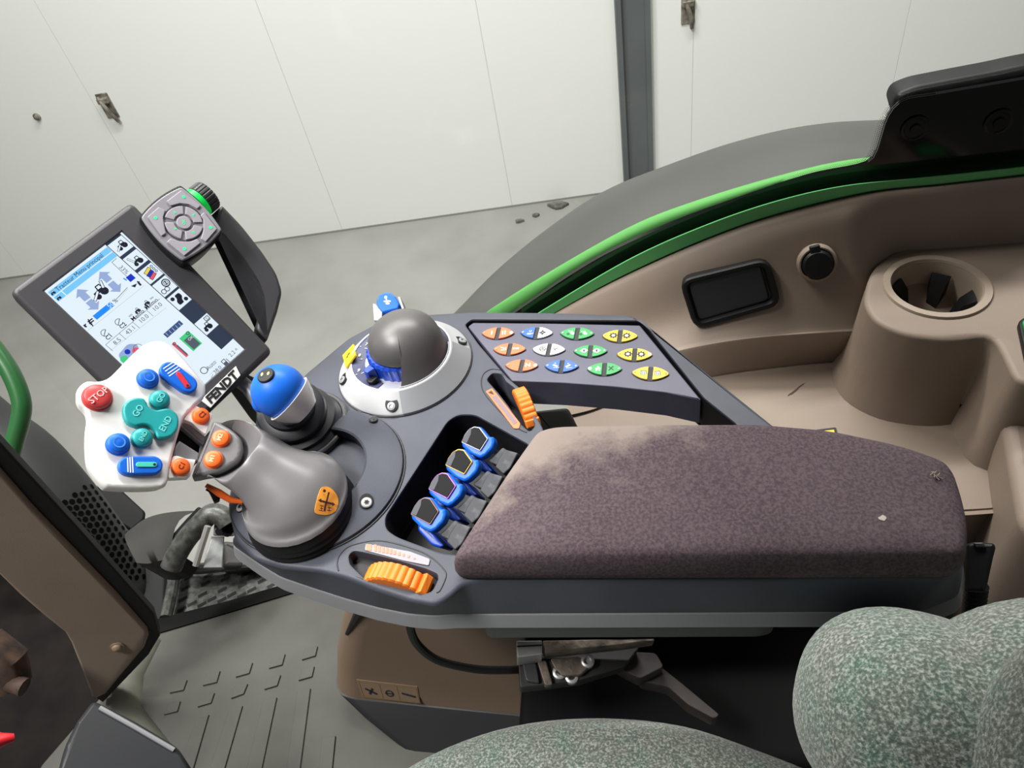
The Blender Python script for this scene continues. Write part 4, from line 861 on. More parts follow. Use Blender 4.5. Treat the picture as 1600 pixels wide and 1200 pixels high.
# ============================================================ display terminal
mq = [(12, 455), (205, 313), (428, 548), (266, 704)]
ts = [.946, 1.038, 1.092, 1.0]; k_ = .735/1.03
MP = [D(x, y, t*k_) for (x, y), t in zip(mq, ts)]
sx_ = (D(190, 362, .7)-D(69, 454, .66)); 
mn = (MP[1]-MP[0]).cross(MP[2]-MP[0]).normalized(); mn = mn if mn.dot(CAM-MP[0]) > 0 else -mn
ctrM = (MP[0]+MP[1]+MP[2]+MP[3])/4
_t = Frame(ctrM, mn, RT)
u0 = Vector(_t.p(190, 362))-Vector(_t.p(69, 454))
MF = Frame(ctrM, mn, _t.x*u0.x+_t.y*u0.y)        # local x reads along the screen's top edge, y up
mo = thing('display_terminal', MF.o, 'portrait touch display terminal with black frame and grey keypad on an arm', 'display')
ol = rnd(ccw(MF.pp(mq)), [.008]*4, 5)
mb = MB(); mb.loft([[(x, y, z) for x, y in inset(ol, o)] for o, z in ((.012, -.030), (.004, -.028), (.001, -.020), (0, -.006), (.0008, -.003), (.003, -.0008), (.006, 0))], cap1=False)
scq = [(69, 454), (190.5, 361.5), (382, 545), (270, 644)]
so = ccw(MF.pp(scq)); wo = inset(so, -.0012)
fill(mb, inset(ol, .006), [wo], 0)
mb.loft([list(reversed(r)) for r in [[(x, y, z) for x, y in inset(wo, o)] for o, z in ((0, 0), (.0012, -.0022))]], cap0=False, cap1=False)
bz = mb.build('monitor_frame', MON, mo, MF.M, smooth=40)
def scol(n, c, e=.8):
    m = mat(n, c, .25, emit=1.02); m.node_tree.nodes['Principled BSDF'].inputs['Base Color'].default_value = (.004, .004, .005, 1); return m
SM = [scol('screen_white', (226, 240, 250)), scol('screen_navy', (48, 58, 78), .5), scol('screen_light_blue', (122, 200, 250)), scol('screen_ink', (26, 30, 44), .25), scol('screen_arrow', (150, 172, 214)), scol('screen_blue', (30, 140, 250)), scol('screen_deep_blue', (22, 52, 190)), scol('screen_red', (224, 90, 106)), scol('screen_green', (70, 204, 130)), scol('screen_line', (176, 186, 196)), scol('screen_yellow', (236, 206, 90)), scol('screen_steel', (58, 84, 132), .5), scol('screen_grey', (86, 92, 104), .6)]
WT, NV, LB, IK, AR, BL, DB, RD, GN, LI, YE, ST, GY = range(13)
ze = lambda x, y: (60+x/4.706, 370+y/4.706)
E_ = lambda x, y: MF.p(*ze(x, y))
s = MB(); z0 = -.0020; cz = [z0]
s.flat(so, z0, WT)
def zz(): cz[0] += .000012; return cz[0]
def rect(a, b, m): A, B = E_(*a), E_(*b); s.flat([(A[0], A[1]), (B[0], A[1]), (B[0], B[1]), (A[0], B[1])], zz(), m)
def rectab(A, B, m): s.flat([(A[0], A[1]), (B[0], A[1]), (B[0], B[1]), (A[0], B[1])], zz(), m)
def rot_(a): return MF
def poly(pts, m): s.flat([E_(*p_) for p_ in pts], zz(), m)
def ln(a, b, w, m): s.line(E_(*a), E_(*b), w, zz(), m)
def tx(t, c, size, ang=0, m=IK, bold=0): s.text(t, E_(*c), size, ang, zz(), m, bold=bold)
TR_, BR_ = Vector(MF.p(190.5, 361.5)), Vector(MF.p(382, 545))
# soft key column
sk = E_(506, 63); xr = (TR_.x+BR_.x)/2; ybot = E_(1312, 858)[1]
rectab((sk[0], TR_.y), (xr, ybot), NV)
s.line((sk[0], TR_.y), (sk[0], ybot), .0006, zz(), IK)
tiles = [((508, 60), (716, 52)), ((622, 160), (820, 155)), ((722, 268), (925, 262)), ((830, 362), (1025, 360)), ((930, 465), (1122, 462)), ((1128, 655), (1318, 650))]
tc_ = []
for a, b in tiles:
    A, B = E_(*a), E_(*b); x0 = sk[0]+.0004; x1 = xr-.0006; rectab((x0, A[1]), (x1, B[1]), WT); tc_.append(((x0+x1)/2, (A[1]+B[1])/2, abs(A[1]-B[1])))
def tractor(c, q, arm):
    z = zz(); s.ringflat((c[0]+q*.22, c[1]-q*.18), 0.0001, q*.22, z, IK, 14); s.ringflat((c[0]-q*.22, c[1]-q*.24), 0.0001, q*.16, zz(), IK, 14)
    s.flat([(c[0]-q*.3, c[1]-q*.15), (c[0]-q*.3, c[1]+q*.02), (c[0]-q*.02, c[1]+q*.05), (c[0]+q*.02, c[1]+q*.28), (c[0]+q*.3, c[1]+q*.28), (c[0]+q*.34, c[1]-q*.1)], zz(), IK)
    s.flat([(c[0]+q*.05, c[1]+q*.06), (c[0]+q*.07, c[1]+q*.22), (c[0]+q*.25, c[1]+q*.22), (c[0]+q*.27, c[1]+q*.05)], zz(), WT)
    if arm == 'low': s.line((c[0]-q*.02, c[1]+q*.0), (c[0]-q*.52, c[1]-q*.3), q*.16, zz(), IK); s.line((c[0]-q*.04, c[1]-q*.01), (c[0]-q*.5, c[1]-q*.285), q*.1, zz(), WT)
    if arm == 'up': s.line((c[0]-q*.2, c[1]-q*.05), (c[0]-q*.42, c[1]+q*.5), q*.16, zz(), IK); s.line((c[0]-q*.21, c[1]-q*.03), (c[0]-q*.41, c[1]+q*.48), q*.1, zz(), WT)
tractor((tc_[0][0]+.001, tc_[0][1]+.001, 0), tc_[0][2]*.85, 'low'); tractor((tc_[1][0], tc_[1][1]-.001, 0), tc_[1][2]*.85, 'up')
c = tc_[2]; q = c[2]
for k, m in ((1, YE), (0, DB), (-1, RD)):
    s.line((c[0]-q*.28, c[1]+q*.22*k-q*.08), (c[0]+q*.22, c[1]+q*.22*k+q*.08), q*.24, zz(), IK); s.line((c[0]-q*.25, c[1]+q*.22*k-q*.07), (c[0]+q*.19, c[1]+q*.22*k+q*.07), q*.18, zz(), m)
    s.ringflat((c[0]+q*.36, c[1]+q*.2*k+q*.1), q*.05, q*.09, zz(), IK, 10)
c = tc_[3]; q = c[2]
for dx in (-.3, -.03): s.ringflat((c[0]+q*dx, c[1]-q*.22), q*.12, q*.165, zz(), IK, 18)
s.ringflat((c[0]+q*.2, c[1]+q*.12), q*.2, q*.27, zz(), IK, 20); s.ringflat((c[0]+q*.2, c[1]+q*.12), q*.11, q*.15, zz(), IK, 16); s.line((c[0]+q*.18, c[1]+q*.0), (c[0]+q*.22, c[1]+q*.25), q*.07, zz(), IK)
c = tc_[4]; q = c[2]
s.flat(rnd([(c[0]-q*.25, c[1]-q*.32), (c[0]+q*.1, c[1]-q*.32), (c[0]+q*.12, c[1]-q*.1), (c[0]+q*.3, c[1]+q*.05), (c[0]+q*.28, c[1]+q*.34), (c[0]-q*.08, c[1]+q*.34), (c[0]-q*.08, c[1]+q*.1), (c[0]-q*.25, c[1]-q*.05)], q*.1), zz(), IK); s.ringflat((c[0]-q*.3, c[1]+q*.25), .0001, q*.13, zz(), IK, 12); s.ringflat((c[0]+q*.32, c[1]-q*.24), .0001, q*.13, zz(), IK, 12)
c = tc_[5]; q = c[2]; tractor((c[0]-q*.12, c[1]-q*.08), q*.75, ''); s.line((c[0]+q*.05, c[1]+q*.1), (c[0]+q*.42, c[1]+q*.1), q*.05, zz(), IK)
A_ = (c[0]+q*.1, c[1]+q*.14); s.flat([A_, (A_[0]+q*.34, A_[1]), (A_[0]+q*.34, A_[1]+q*.26), (A_[0], A_[1]+q*.26)], zz(), IK); s.flat([(A_[0]+q*.04, A_[1]+q*.04), (A_[0]+q*.3, A_[1]+q*.04), (A_[0]+q*.3, A_[1]+q*.22), (A_[0]+q*.04, A_[1]+q*.22)], zz(), WT); tx_ = s.text('00', (A_[0]+q*.17, A_[1]+q*.13), q*.14, 0, zz(), IK)
# title bars
lx = E_(50, 400)[0]
b1a, b1b = E_(505, 64), E_(516, 92); b2b = E_(549, 128)
hb = .0058
yt = max(so, key=lambda q_: q_[1])[1]
xb = E_(118, 352)[0]
rectab((xb-.006, b1a[1]-.0008), (sk[0]-.0008, b1a[1]-.0064), LB); rectab((xb+.0005, b1a[1]-.0074), (sk[0]-.0008, b1a[1]-.0130), LB)
L0 = E_(95, 402); 
for dy in (0, -.0066): rectab((lx+.001, b1a[1]-.0008+dy), (xb-.0015 if dy == 0 else xb-.0005, b1a[1]-.0064+dy), LB); tractor((lx+.0035, b1a[1]-.0034+dy), .0056, '')
s.text('Tracteur Menu principal', ((xb+sk[0])/2-.006, b1a[1]-.0038), .0060, 0, zz(), IK, sx=.92)
# loader arrows and figure
def arrow(a, b, w, m):
    A, B = Vector(E_(*a)), Vector(E_(*b)); d = (B-A).normalized(); n = Vector((-d.y, d.x)); H_ = (B-A).length*.5
    P_ = B-d*H_; s.flat([tuple(q) for q in (A-n*w*.5, P_-n*w*.5, P_-n*w, B, P_+n*w, P_+n*w*.5, A+n*w*.5)], zz(), m)
arrow((362, 458), (285, 382), .0068, AR); arrow((368, 468), (440, 532), .0068, AR); arrow((522, 322), (450, 254), .0068, AR); arrow((530, 334), (603, 402), .0068, AR)
tractor(E_(440, 395), .018, 'low'); A_ = E_(478, 372); s.line(A_, (A_[0]+.003, A_[1]+.007), .003, zz(), IK); s.line(A_, (A_[0]+.0028, A_[1]+.0066), .0018, zz(), WT)
ln((540, 185), (680, 318), .0004, IK); ln((540, 185), (575, 155), .0004, IK); tx('33%', (628, 240), .0058, -pi/2, GY)
rect((642, 298), (716, 300), DB); s.line(E_(625, 302), E_(650, 318), .0012, zz(), BL); poly([(680, 360), (725, 340), (712, 370)], IK); ln((735, 335), (755, 355), .002, IK); ln((725, 328), (745, 332), .0016, IK)
rect((398, 580), (560, 503), BL); ln((560, 470), (655, 370), .0005, GY); ln((575, 480), (660, 378), .0003, LI); tx('50', (532, 500), .0064, 0, WT); tx('%', (565, 470), .0060, 0, IK)
for k in range(3): ln((365+k*9, 603+k*12), (395+k*9-8, 640+k*12-14) if False else (380+k*11, 640+k*8), .0010, IK); 
for k in range(2): ln((362+k*12, 625+k*14), (398+k*10, 598+k*14), .0012, IK)
poly([(328, 650), (350, 634), (348, 668)], IK); ln((340, 655), (357, 660), .0012, IK)
for y in ((362, 690, 780, 355), (530, 835, 940, 520)): ln((y[0], y[1]), (y[2], y[3]), .0003, LI)
# memo fields
for i, (cx, cy, lab, lx_, ly_) in enumerate(((488, 705, 'C1', 520, 735), (592, 625, 'C2', 622, 652))):
    c = E_(cx, cy); s.ringflat(c, .0030, .0036, zz(), GY, 16, .6, 5.6); s.line((c[0]-.003, c[1]-.002), (c[0]+.003, c[1]+.002), .0007, zz(), GY); tx(lab, (lx_, ly_), .0055, 0, IK, .0001)
for cx, cy, sx in ((722, 540, -1), (790, 485, 1)):
    c = E_(cx, cy); tractor(c, .0075, ''); s.line((c[0]+sx*.0055, c[1]), (c[0]+sx*.0095, c[1]), .0016, zz(), LI)
tx('Memo', (730, 575), .0058, 0, IK, .00004); tx('Memo', (830, 492), .0058, 0, IK, .00004)
for t_, c in (('8.5', (580, 768)), ('43.1', (678, 685)), ('10.0', (775, 602)), ('10.0', (875, 515))):
    tx(t_, c, .0062, 0, GY); p_ = E_(*c); s.line((p_[0]-.0095, p_[1]+.0045), (p_[0]+.0075, p_[1]+.0045), .0004, zz(), GY); s.line((p_[0]-.0095, p_[1]+.0045), (p_[0]-.0095, p_[1]-.004), .0004, zz(), GY)
rect((918, 715), (1066, 640), ST)
for k in range(5): ln((935+k*24, 705-k*18), (955+k*24, 725-k*18), .0006, LI)
# lower pictures
rect((1035, 748), (1205, 782), GN); rect((1070, 762), (1192, 785), SM and GY); tx('OK', (1120, 745), .0042, 0, WT); rect((980, 790), (1105, 870), RD); rect((1012, 800), (1100, 862), GY)
s.ringflat(E_(1098, 708), .0012, .0018, zz(), IK, 12); s.ringflat(E_(1000, 785), .0010, .0016, zz(), IK, 12)
c = E_(670, 860); s.flat(rnd([(c[0]-.012, c[1]-.008), (c[0]+.004, c[1]-.010), (c[0]+.012, c[1]+.002), (c[0]+.006, c[1]+.008), (c[0]-.008, c[1]+.006)], .003), zz(), AR); s.flat(circ(*E_(720, 838), .0036, 14), zz(), RD); s.flat(circ(*E_(632, 900), .0036, 14), zz(), GN); s.flat(circ(*E_(655, 845), .0026, 14), zz(), DB); s.ringflat(E_(735, 820), .004, .0045, zz(), GY, 14, 0, 3)
# status line
s.ringflat(E_(1218, 982), .0030, .0037, zz(), IK, 16); tx('Auto', (1272, 945), .0058, 0, GY); tx('38.0', (1318, 978), .0056, 0, GY); tx('2.2', (1425, 860), .0058, 0, GY); tx('^', (1460, 832), .006, 0, GY)
c = E_(1375, 920); s.flat([(c[0]-.003, c[1]-.0035), (c[0]+.0015, c[1]-.0035), (c[0]+.0015, c[1]+.0035), (c[0]-.003, c[1]+.0035)], zz(), GY); s.flat([(c[0]-.0022, c[1]+.0003), (c[0]+.0007, c[1]+.0003), (c[0]+.0007, c[1]+.0028), (c[0]-.0022, c[1]+.0028)], zz(), WT); s.line((c[0]+.003, c[1]-.003), (c[0]+.003, c[1]+.002), .0007, zz(), GY)
ln((1240, 962), (1305, 905), .0003, LI); ln((1258, 1015), (1350, 940), .0003, LI); ln((1270, 1040), (1285, 1010), .0008, LI)
scr = s.build('screen', SM, mo, MF.M, smooth=0); tag(scr, 'lit screen with the main menu')
# logo plate
lq_ = [z2(778, 352), z2(962, 174), z2(986, 222), z2(830, 392)]
P_ = MF.pp(lq_); mb = MB(); mb.prism(rnd(ccw(P_), .0006), 0, .0010, .0003); lg = fixn(mb.build('logo_plate', SILV, mo, MF.M)); tag(lg, 'silver plate lettered FENDT')
c_ = MF.p(*z2(888, 286)); d_ = Vector(MF.p(*z2(962, 185)))-Vector(MF.p(*z2(795, 350))); mb = MB(); mb.text('FENDT', c_, .0118, atan2(d_.y, d_.x), .0012, 0, .0002, shear=.15, sx=1.08, bold=.0005); mb.build('logo_lettering', INK, lg, MF.M, smooth=0)
# keypad module
zf = lambda x, y: (200+x/6.384, 270+y/6.384)
def K_(pts, h): return MF.pp([zf(*q) for q in pts], h)
KH = .012
def bulge(c4, f):
    o = []; m = Vector((sum(q[0] for q in c4)/4, sum(q[1] for q in c4)/4))
    for i in range(4):
        a, b = Vector(c4[i]), Vector(c4[(i+1) % 4]); d = ((a+b)/2-m).normalized()
        for k in range(9): t = k/9; o.append(tuple(a.lerp(b, t)+d*f*4*t*(1-t)))
    return o
co = K_([(525, 112), (942, 572), (545, 918), (110, 438)], KH); ci = K_([(532, 140), (936, 566), (545, 872), (133, 442)], KH+.003)
ok_ = rnd(ccw(bulge(co, .0035)), .0025, 3); ik = rnd(ccw(bulge(ci, .0033)), .002, 3)
mb = MB(); mb.loft([[(x, y, z) for x, y in inset(ok_, o)] for o, z in ((.002, -.02), (.0, -.004), (0, KH-.003), (.001, KH-.0008), (.003, KH))]); km = fixn(mb.build('keypad_housing', BLACK, mo, MF.M, smooth=40))
mb = MB(); mb.prism(ik, KH-.002, KH+.0030, .0012); kf = fixn(mb.build('keypad_face', KEYG, km, MF.M, smooth=40))
oc_ = Vector(K_([(557, 502)], KH+.003)[0]); e1 = (Vector(K_([(532, 140)], KH+.003)[0])-oc_); e2 = (Vector(K_([(936, 566)], KH+.003)[0])-oc_)
KD = mat('key_gap', (66, 64, 70), .5)
KEYL = mat('key_grey_light', (152, 149, 157), .45)
def arcpts(r0, r1, a0, a1, n=8):
    return [tuple(oc_+Vector((r0*cos(a0+(a1-a0)*i/n), r0*sin(a0+(a1-a0)*i/n)))) for i in range(n+1)]+[tuple(oc_+Vector((r1*cos(a1+(a0-a1)*i/n), r1*sin(a1+(a0-a1)*i/n)))) for i in range(n+1)]
rK = e1.length
for i, (px, py) in enumerate(((465, 400), (655, 425), (655, 600), (470, 565))):
    d = Vector(K_([(px, py)], KH+.003)[0])-oc_; a = atan2(d.y, d.x)
    mb = MB(); mb.prism(inset(ccw(arcpts(rK*.22, rK*.46, a-.68, a+.68)), -.0003), KH+.0028, KH+.0032); kk = fixn(mb.build('arrow_key', KD, kf, MF.M, smooth=0)) if False else None
    mb = MB(); mb.prism(ccw(arcpts(rK*.235, rK*.455, a-.66, a+.66)), KH+.0028, KH+.0046, .0006, 0); t_ = oc_+d; q = .0017
    mb.flat([(t_.x+q*cos(a), t_.y+q*sin(a)), (t_.x+q*cos(a+2.3), t_.y+q*sin(a+2.3)), (t_.x+q*cos(a-2.3), t_.y+q*sin(a-2.3))], KH+.0048, 1); fixn(mb.build('keypad_key', [KEYL, LEDG], km, MF.M, smooth=30))
mb = MB(); mb.prism(circ(oc_.x, oc_.y, rK*.175, 24), KH+.0028, KH+.0050, .0006, 0); mb.text('OK', oc_, .0036, .8, KH+.0052, 1, bold=.0001); fixn(mb.build('keypad_key', [KEYL, LEDG], km, MF.M, smooth=30))
mb = MB(); mb.ringflat(oc_, rK*.465, rK*.50, KH+.00305, 0, 40); mb.build('key_groove', KD, km, MF.M)
for (cpx, pts) in (((555, 240), [(530, 175), (725, 330), (690, 362), (610, 318), (520, 305), (425, 330), (385, 285)]), ((275, 450), [(196, 440), (305, 345), (372, 375), (350, 450), (365, 545), (378, 605), (335, 632)]),
                   ((825, 545), [(888, 560), (775, 690), (728, 660), (752, 570), (752, 470), (722, 425), (760, 395)]), ((565, 757), [(560, 830), (388, 690), (425, 655), (520, 690), (620, 690), (690, 660), (725, 700)])):
    mb = MB(); mb.prism(rnd(ccw(K_(pts, KH+.004)), .0008, 3), KH+.0028, KH+.0046, .0006, 0); t_ = K_([cpx], KH+.0046)[0]; mb.flat(circ(t_[0], t_[1], .0017, 12), KH+.0048, 1); fixn(mb.build('keypad_key', [KEYL, LEDG], km, MF.M, smooth=30))
# jog wheel on the module's upper right edge
e0 = Vector(K_([(600, 140)], .004)[0]); e1_ = Vector(K_([(850, 370)], .004)[0]); ed = (e1_-e0); jr = ed.length/2; mid_ = (e0+e1_)/2; jd = Vector((ed.y, -ed.x)).normalized()
if jd.dot(mid_-oc_) < 0: jd = -jd
jo = MF.w(mid_.x-jd.x*.002, mid_.y-jd.y*.002, -.004); jx = (MF.x*jd.x+MF.y*jd.y).normalized()
jw = mb = MB(); mb.lathe([(jr*.98, -.004), (jr*.98, .0015), (jr*.92, .002)], 40, 0, jo, jx); gring = mb.build('knob_light_ring', GREENL, mo)
N = 96; x_ = jx.orthogonal().normalized(); y_ = jx.cross(x_)
mb = MB(); mb.loft([[jo+jx*h+(x_*cos(2*pi*i/N)+y_*sin(2*pi*i/N))*(r-(.0007 if i % 4 == 0 else 0)) for i in range(N)] for r, h in ((jr*.93, .0018), (jr*1.0, .0025), (jr*1.0, .0125), (jr*.94, .0145), (jr*.5, .0148))]); fixn(mb.build('jog_wheel', DARK, mo, smooth=25))
# handle
za = lambda x, y: (x/3.478, 270+y/3.478)
hb_ = MF.pp([za(*q) for q in [(1140, 240), (1205, 180), (1312, 292), (1420, 430), (1500, 550), (1532, 650), (1505, 760), (1450, 915), (1385, 860), (1412, 770), (1422, 690), (1385, 590), (1310, 480), (1205, 350), (1150, 330)]], -.012)
hr = rnd(ccw(hb_), [.001, .001, .003, .008, .008, .008, .008, .002, .002, .006, .006, .006, .006, .003, .001], 4)
mb = MB(); mb.prism(hr, -.030, -.008, .0035, bot=.0035); fixn(mb.build('handle', MON, mo, MF.M, smooth=35))
# support arm from the console to the back of the display
a0 = Z(420, 690, AZ-.02); a1 = D(375, 590, .735); a2 = MF.w(0, 0, -.045)
mt = MB(); BRK = mat('bracket_olive', (86, 84, 76), .5)
AF = Frame(D(392, 630, .79), -ray(392, 630), RT)
mb = MB(); mb.prism(rnd(AF.pp([(352, 600), (376, 580), (402, 592), (432, 625), (470, 660), (405, 668), (392, 655)]), .003), -.010, .0, .002); fixn(mb.build('support_arm', BRK, mo, AF.M))
mb = MB(); mb.tube([D(412, 640, .770), D(388, 606, .775), D(350, 575, .775), MF.w(0, 0, -.028)], .0075, 14); mb.build('support_tube', SILD, mo)
# ============================================================ cab floor, pillar and what stands beyond
def z7(x, y): return (x/2.857, 780+y/2.857)
mf = hor(0.0)
mb = MB(); mo_ = rnd(ccw(mf.pp([(238, 985), (352, 955), (470, 918), (560, 890), (900, 880), (1180, 1000), (1200, 1500), (40, 1500), (60, 1200), (190, 1050)])), .01)
mb.prism(mo_, -.012, 0, .004); 
def blk(pts, h=.004): mb.prism(mf.pp(pts), -.001, h, .001)
for pts in ([(790, 818), (838, 810), (822, 855), (760, 868)], [(925, 780), (985, 770), (970, 820), (908, 835)], [(1075, 742), (1130, 733), (1115, 780), (1055, 797)], [(1220, 705), (1275, 695), (1262, 742), (1203, 758)], [(1365, 668), (1420, 660), (1410, 702), (1350, 720)],
            [(905, 880), (960, 868), (945, 912), (885, 930)], [(1050, 838), (1108, 828), (1090, 872), (1035, 892)], [(1200, 800), (1255, 788), (1240, 835), (1183, 852)], [(1352, 760), (1405, 750), (1395, 795), (1335, 812)], [(755, 915), (808, 905), (795, 950), (735, 965)]):
    blk([z7(*q) for q in pts])
for pts in ([(1330, 858), (1388, 848), (1335, 1260), (1275, 1260)], [(1178, 900), (1238, 888), (1160, 1260), (1092, 1260)], [(1028, 940), (1085, 926), (990, 1260), (920, 1260)], [(880, 985), (935, 965), (850, 1260), (780, 1260)], [(1440, 1068), (1500, 1060), (1480, 1260), (1420, 1260)]):
    blk([z7(*q) for q in pts])
tag(fixn(mb.build('floor_mat', MATM, M=mf.M, smooth=0)), 'grey rubber cab floor mat with raised squares and bars', 'floor mat')
mb = MB(); A = [Z(x, y, .004) for x, y in [(178, 984), (352, 940), (470, 905), (600, 862)]]; B = [Z(x, y, .004) for x, y in [(190, 1006), (352, 958), (470, 922), (600, 880)]]
mb.loft([[a, b, b-Vector((0, 0, .03)), a-Vector((0, 0, .03))] for a, b in zip(A, B)]); tag(fixn(mb.build('door_sill', mat('sill_black', (11, 11, 11), .7, spec=.1))), 'black rubber strip along the front edge of the cab floor mat', 'sill')
# rounded floor hump left of the mat
mb = MB(); P_ = [(238, 1000), (200, 1060), (190, 1130), (240, 1210)]
mb.tube([Z(x, y, -.01) for x, y in P_], [.03, .04, .045, .05], 20); tag(fixn(mb.build('floor_edge_roll', mat('grey_vinyl', (92, 92, 82), .6))), 'grey vinyl edge roll between pillar and floor mat', 'trim')
# step plate beyond the front edge
SF_ = hor(-.03); z8 = lambda x, y: (200+x/4.444, 740+y/4.444)
WET = mat('wet_black_metal', (58, 59, 57), .38, metal=.3, c2=(92, 93, 89), scale=90, bump=.25, bscale=140)
stp = thing('step_plate', SF_.w(*SF_.p(360, 910)), 'wet dark metal step plate with slots beyond the floor mat', 'step')
mb = MB(); so_ = ccw(SF_.pp([z8(*q) for q in [(345, 660), (920, 630), (1330, 700), (1330, 800), (850, 900), (230, 1025), (300, 840)]])); mb.prism(rnd(so_, .006), -.03, 0, .003)
fixn(mb.build('plate', WET, stp, SF_.M))
mb = MB()
for r, (x0, y0, n) in enumerate(((388, 735, 1), (370, 810, 9), (352, 885, 9), (340, 950, 7))): pass
rowsS = [((390, 735), (460, 700), [0, 1, 2, 3]), ((370, 812), (430, 780), [0, 1, 2, 3, 4]), ((350, 888), (410, 855), [0, 1, 2, 3, 4, 5, 6]), ((415, 920), (475, 888), [0, 1, 2, 3, 4]), ((345, 958), (400, 930), [0, 1, 2, 3])]
for (a, b, ks) in rowsS:
    for k in ks:
        x0, y0 = a[0]+k*140 if a[1] < 760 else a[0]+k*136, a[1]-k*(5 if a[1] < 760 else 50*0.5)
        x0 = a[0]+k*138; y0 = a[1]-k*12-(k*20 if a[1] > 760 else 0)
        if y0 < 650: continue
        A, B = SF_.p(*z8(x0, y0)), SF_.p(*z8(x0+62, y0-32)); mb.line(A, B, .0075, .0008)
mb.build('slots', BLACK, stp, SF_.M, smooth=0)
mb = MB(); mb.tube([Z(*z8(*q), .0) for q in [(330, 665), (500, 660), (700, 640), (920, 625)]], .012, 10); mb.tube([Z(*z8(*q), .0) for q in [(330, 665), (300, 840), (262, 1000)]], .012, 10); mb.build('raised_rim', WET, stp)
# guards, rods and bracket farther forward
gt = thing('front_mudguard', D(300, 850, 1.55), 'dark grey curved mudguard beyond the step plate', 'mudguard')
Fg = Frame(D(275, 850, 1.55), (-ray(275, 850).normalized()+UP*.5), RT)
mb = MB(); g0 = cat([D(*z8(*q), 1.52) for q in [(10, 400), (90, 330), (200, 285), (350, 262), (505, 258)]], 4, False); g1 = cat([D(*z8(*q), 1.42) for q in [(60, 620), (140, 625), (200, 610), (255, 590), (300, 520)]], 4, False)
n_ = len(g0); mb.grid([[p_.lerp(q_, u)+Vector((0, 0, .05*sin(pi*u)*.6)) for p_, q_ in zip(g0, g1)] for u in [i/6 for i in range(7)]]+[[q_+Vector((0, .02, -.1)) for q_ in g1]]); fixn(mb.build('mudguard_shell', mat('mudguard_grey', (46, 46, 44), .65, spec=.2), gt, smooth=70))
mb = MB(); mb.tube([D(*z8(*q), 1.44) for q in [(270, 650), (300, 540), (360, 430), (440, 340), (515, 262)]], .012, 8); mb.build('mudguard_edge', BLACK, gt)
gr = thing('curved_rail', D(335, 870, 1.4), 'dark wet curved rail beside the mudguard', 'rail')
mb = MB(); mb.tube(cat([D(*z8(*q), 1.40) for q in [(300, 655), (340, 560), (410, 450), (500, 350), (580, 280), (660, 300), (700, 350)]], 5, False), .02, 12); mb.build('rail_tube', WET, gr)
mb = MB(); mb.tube([D(*z8(*q), 1.36) for q in [(470, 640), (500, 540), (555, 365)]], .006, 8); mb.build('thin_rod', METAL, gr)
br = thing('slotted_bracket', D(345, 835, 1.4), 'light grey perforated metal bracket left of the drive lever base', 'bracket')
Fb = Frame(D(345, 835, 1.40), (-ray(345, 835).normalized()+UP*.35), RT)
LG = mat('galvanised', (150, 152, 152), .5, metal=.4, c2=(120, 122, 122), scale=40)
mb = MB(); mb.prism(rnd(ccw(Fb.pp([z8(*q) for q in [(600, 345), (720, 335), (780, 400), (730, 430), (590, 425)]])), .004), -.006, 0, .001); fixn(mb.build('bracket_plate', LG, br, Fb.M))
mb = MB()
for c in ((645, 358), (697, 356), (640, 402), (705, 388), (690, 410)): q = Fb.p(*z8(*c)); mb.flat(circ(q[0], q[1], .009, 10), .0008)
mb.build('bracket_holes', BLACK, br, Fb.M)
mb = MB(); mb.prism(ccw(Fb.pp([z8(*q) for q in [(580, 430), (670, 430), (660, 560), (655, 650), (520, 650), (545, 540)]])), -.012, -.004, .002); fixn(mb.build('bracket_strut', LG, br, Fb.M))
mb = MB(); Fk = Frame(D(420, 880, 1.55), (-ray(420, 880).normalized()+UP*.3), RT); mb.prism(rnd(ccw(Fk.pp([z8(*q) for q in [(650, 460), (760, 470), (960, 480), (980, 650), (660, 650)]])), .01), -.05, 0, .01); tag(fixn(mb.build('battery_box', FEND, M=Fk.M)), 'dark grey box behind the perforated bracket', 'box')
Fk = Frame(D(190, 800, 1.95), (-ray(190, 800).normalized()+UP*.3), RT); mb = MB(); mb.prism(rnd(ccw(Fk.pp([(150, 745), (165, 742), (228, 800), (226, 812), (205, 830), (160, 800)])), .008), -.05, 0, .006); tag(fixn(mb.build('mirror_arm', BLACK, M=Fk.M)), 'black flat arm behind the perforated exhaust guard', 'arm')
# perforated exhaust guard
et = thing('exhaust_guard', D(170, 880, 1.25), 'black exhaust pipe with perforated heat guard left of the step plate', 'exhaust')
pa = cat([D(*q, t) for q, t in (((-110, 640), 1.62), ((-41, 702), 1.64), ((9, 742), 1.65), ((57, 797), 1.66), ((97, 847), 1.68), ((137, 897), 1.72), ((170, 955), 1.76))], 5, False)
mb = MB(); nE = len(pa); rad = [.112+.012*sin(pi*i/(nE-1)) for i in range(nE)]; rad[-1] = .09; rad[-2] = .105
mb.tube(pa, rad, 36); exo = mb.build('exhaust_pipe', mat('exhaust_black', (40, 41, 42), .5, spec=.3), et, smooth=60)
mb = MB(); bpy.context.view_layer.update()
def on_(o, px, py):
    Mi = WM[o].inverted(); hit, l_, n_, _ = o.ray_cast(Mi @ CAM, Mi.to_3x3() @ ray(px, py).normalized()); return (WM[o] @ l_, n_) if hit else None
ax_ = Vector((.60, .80)); pe = Vector((.80, -.60))
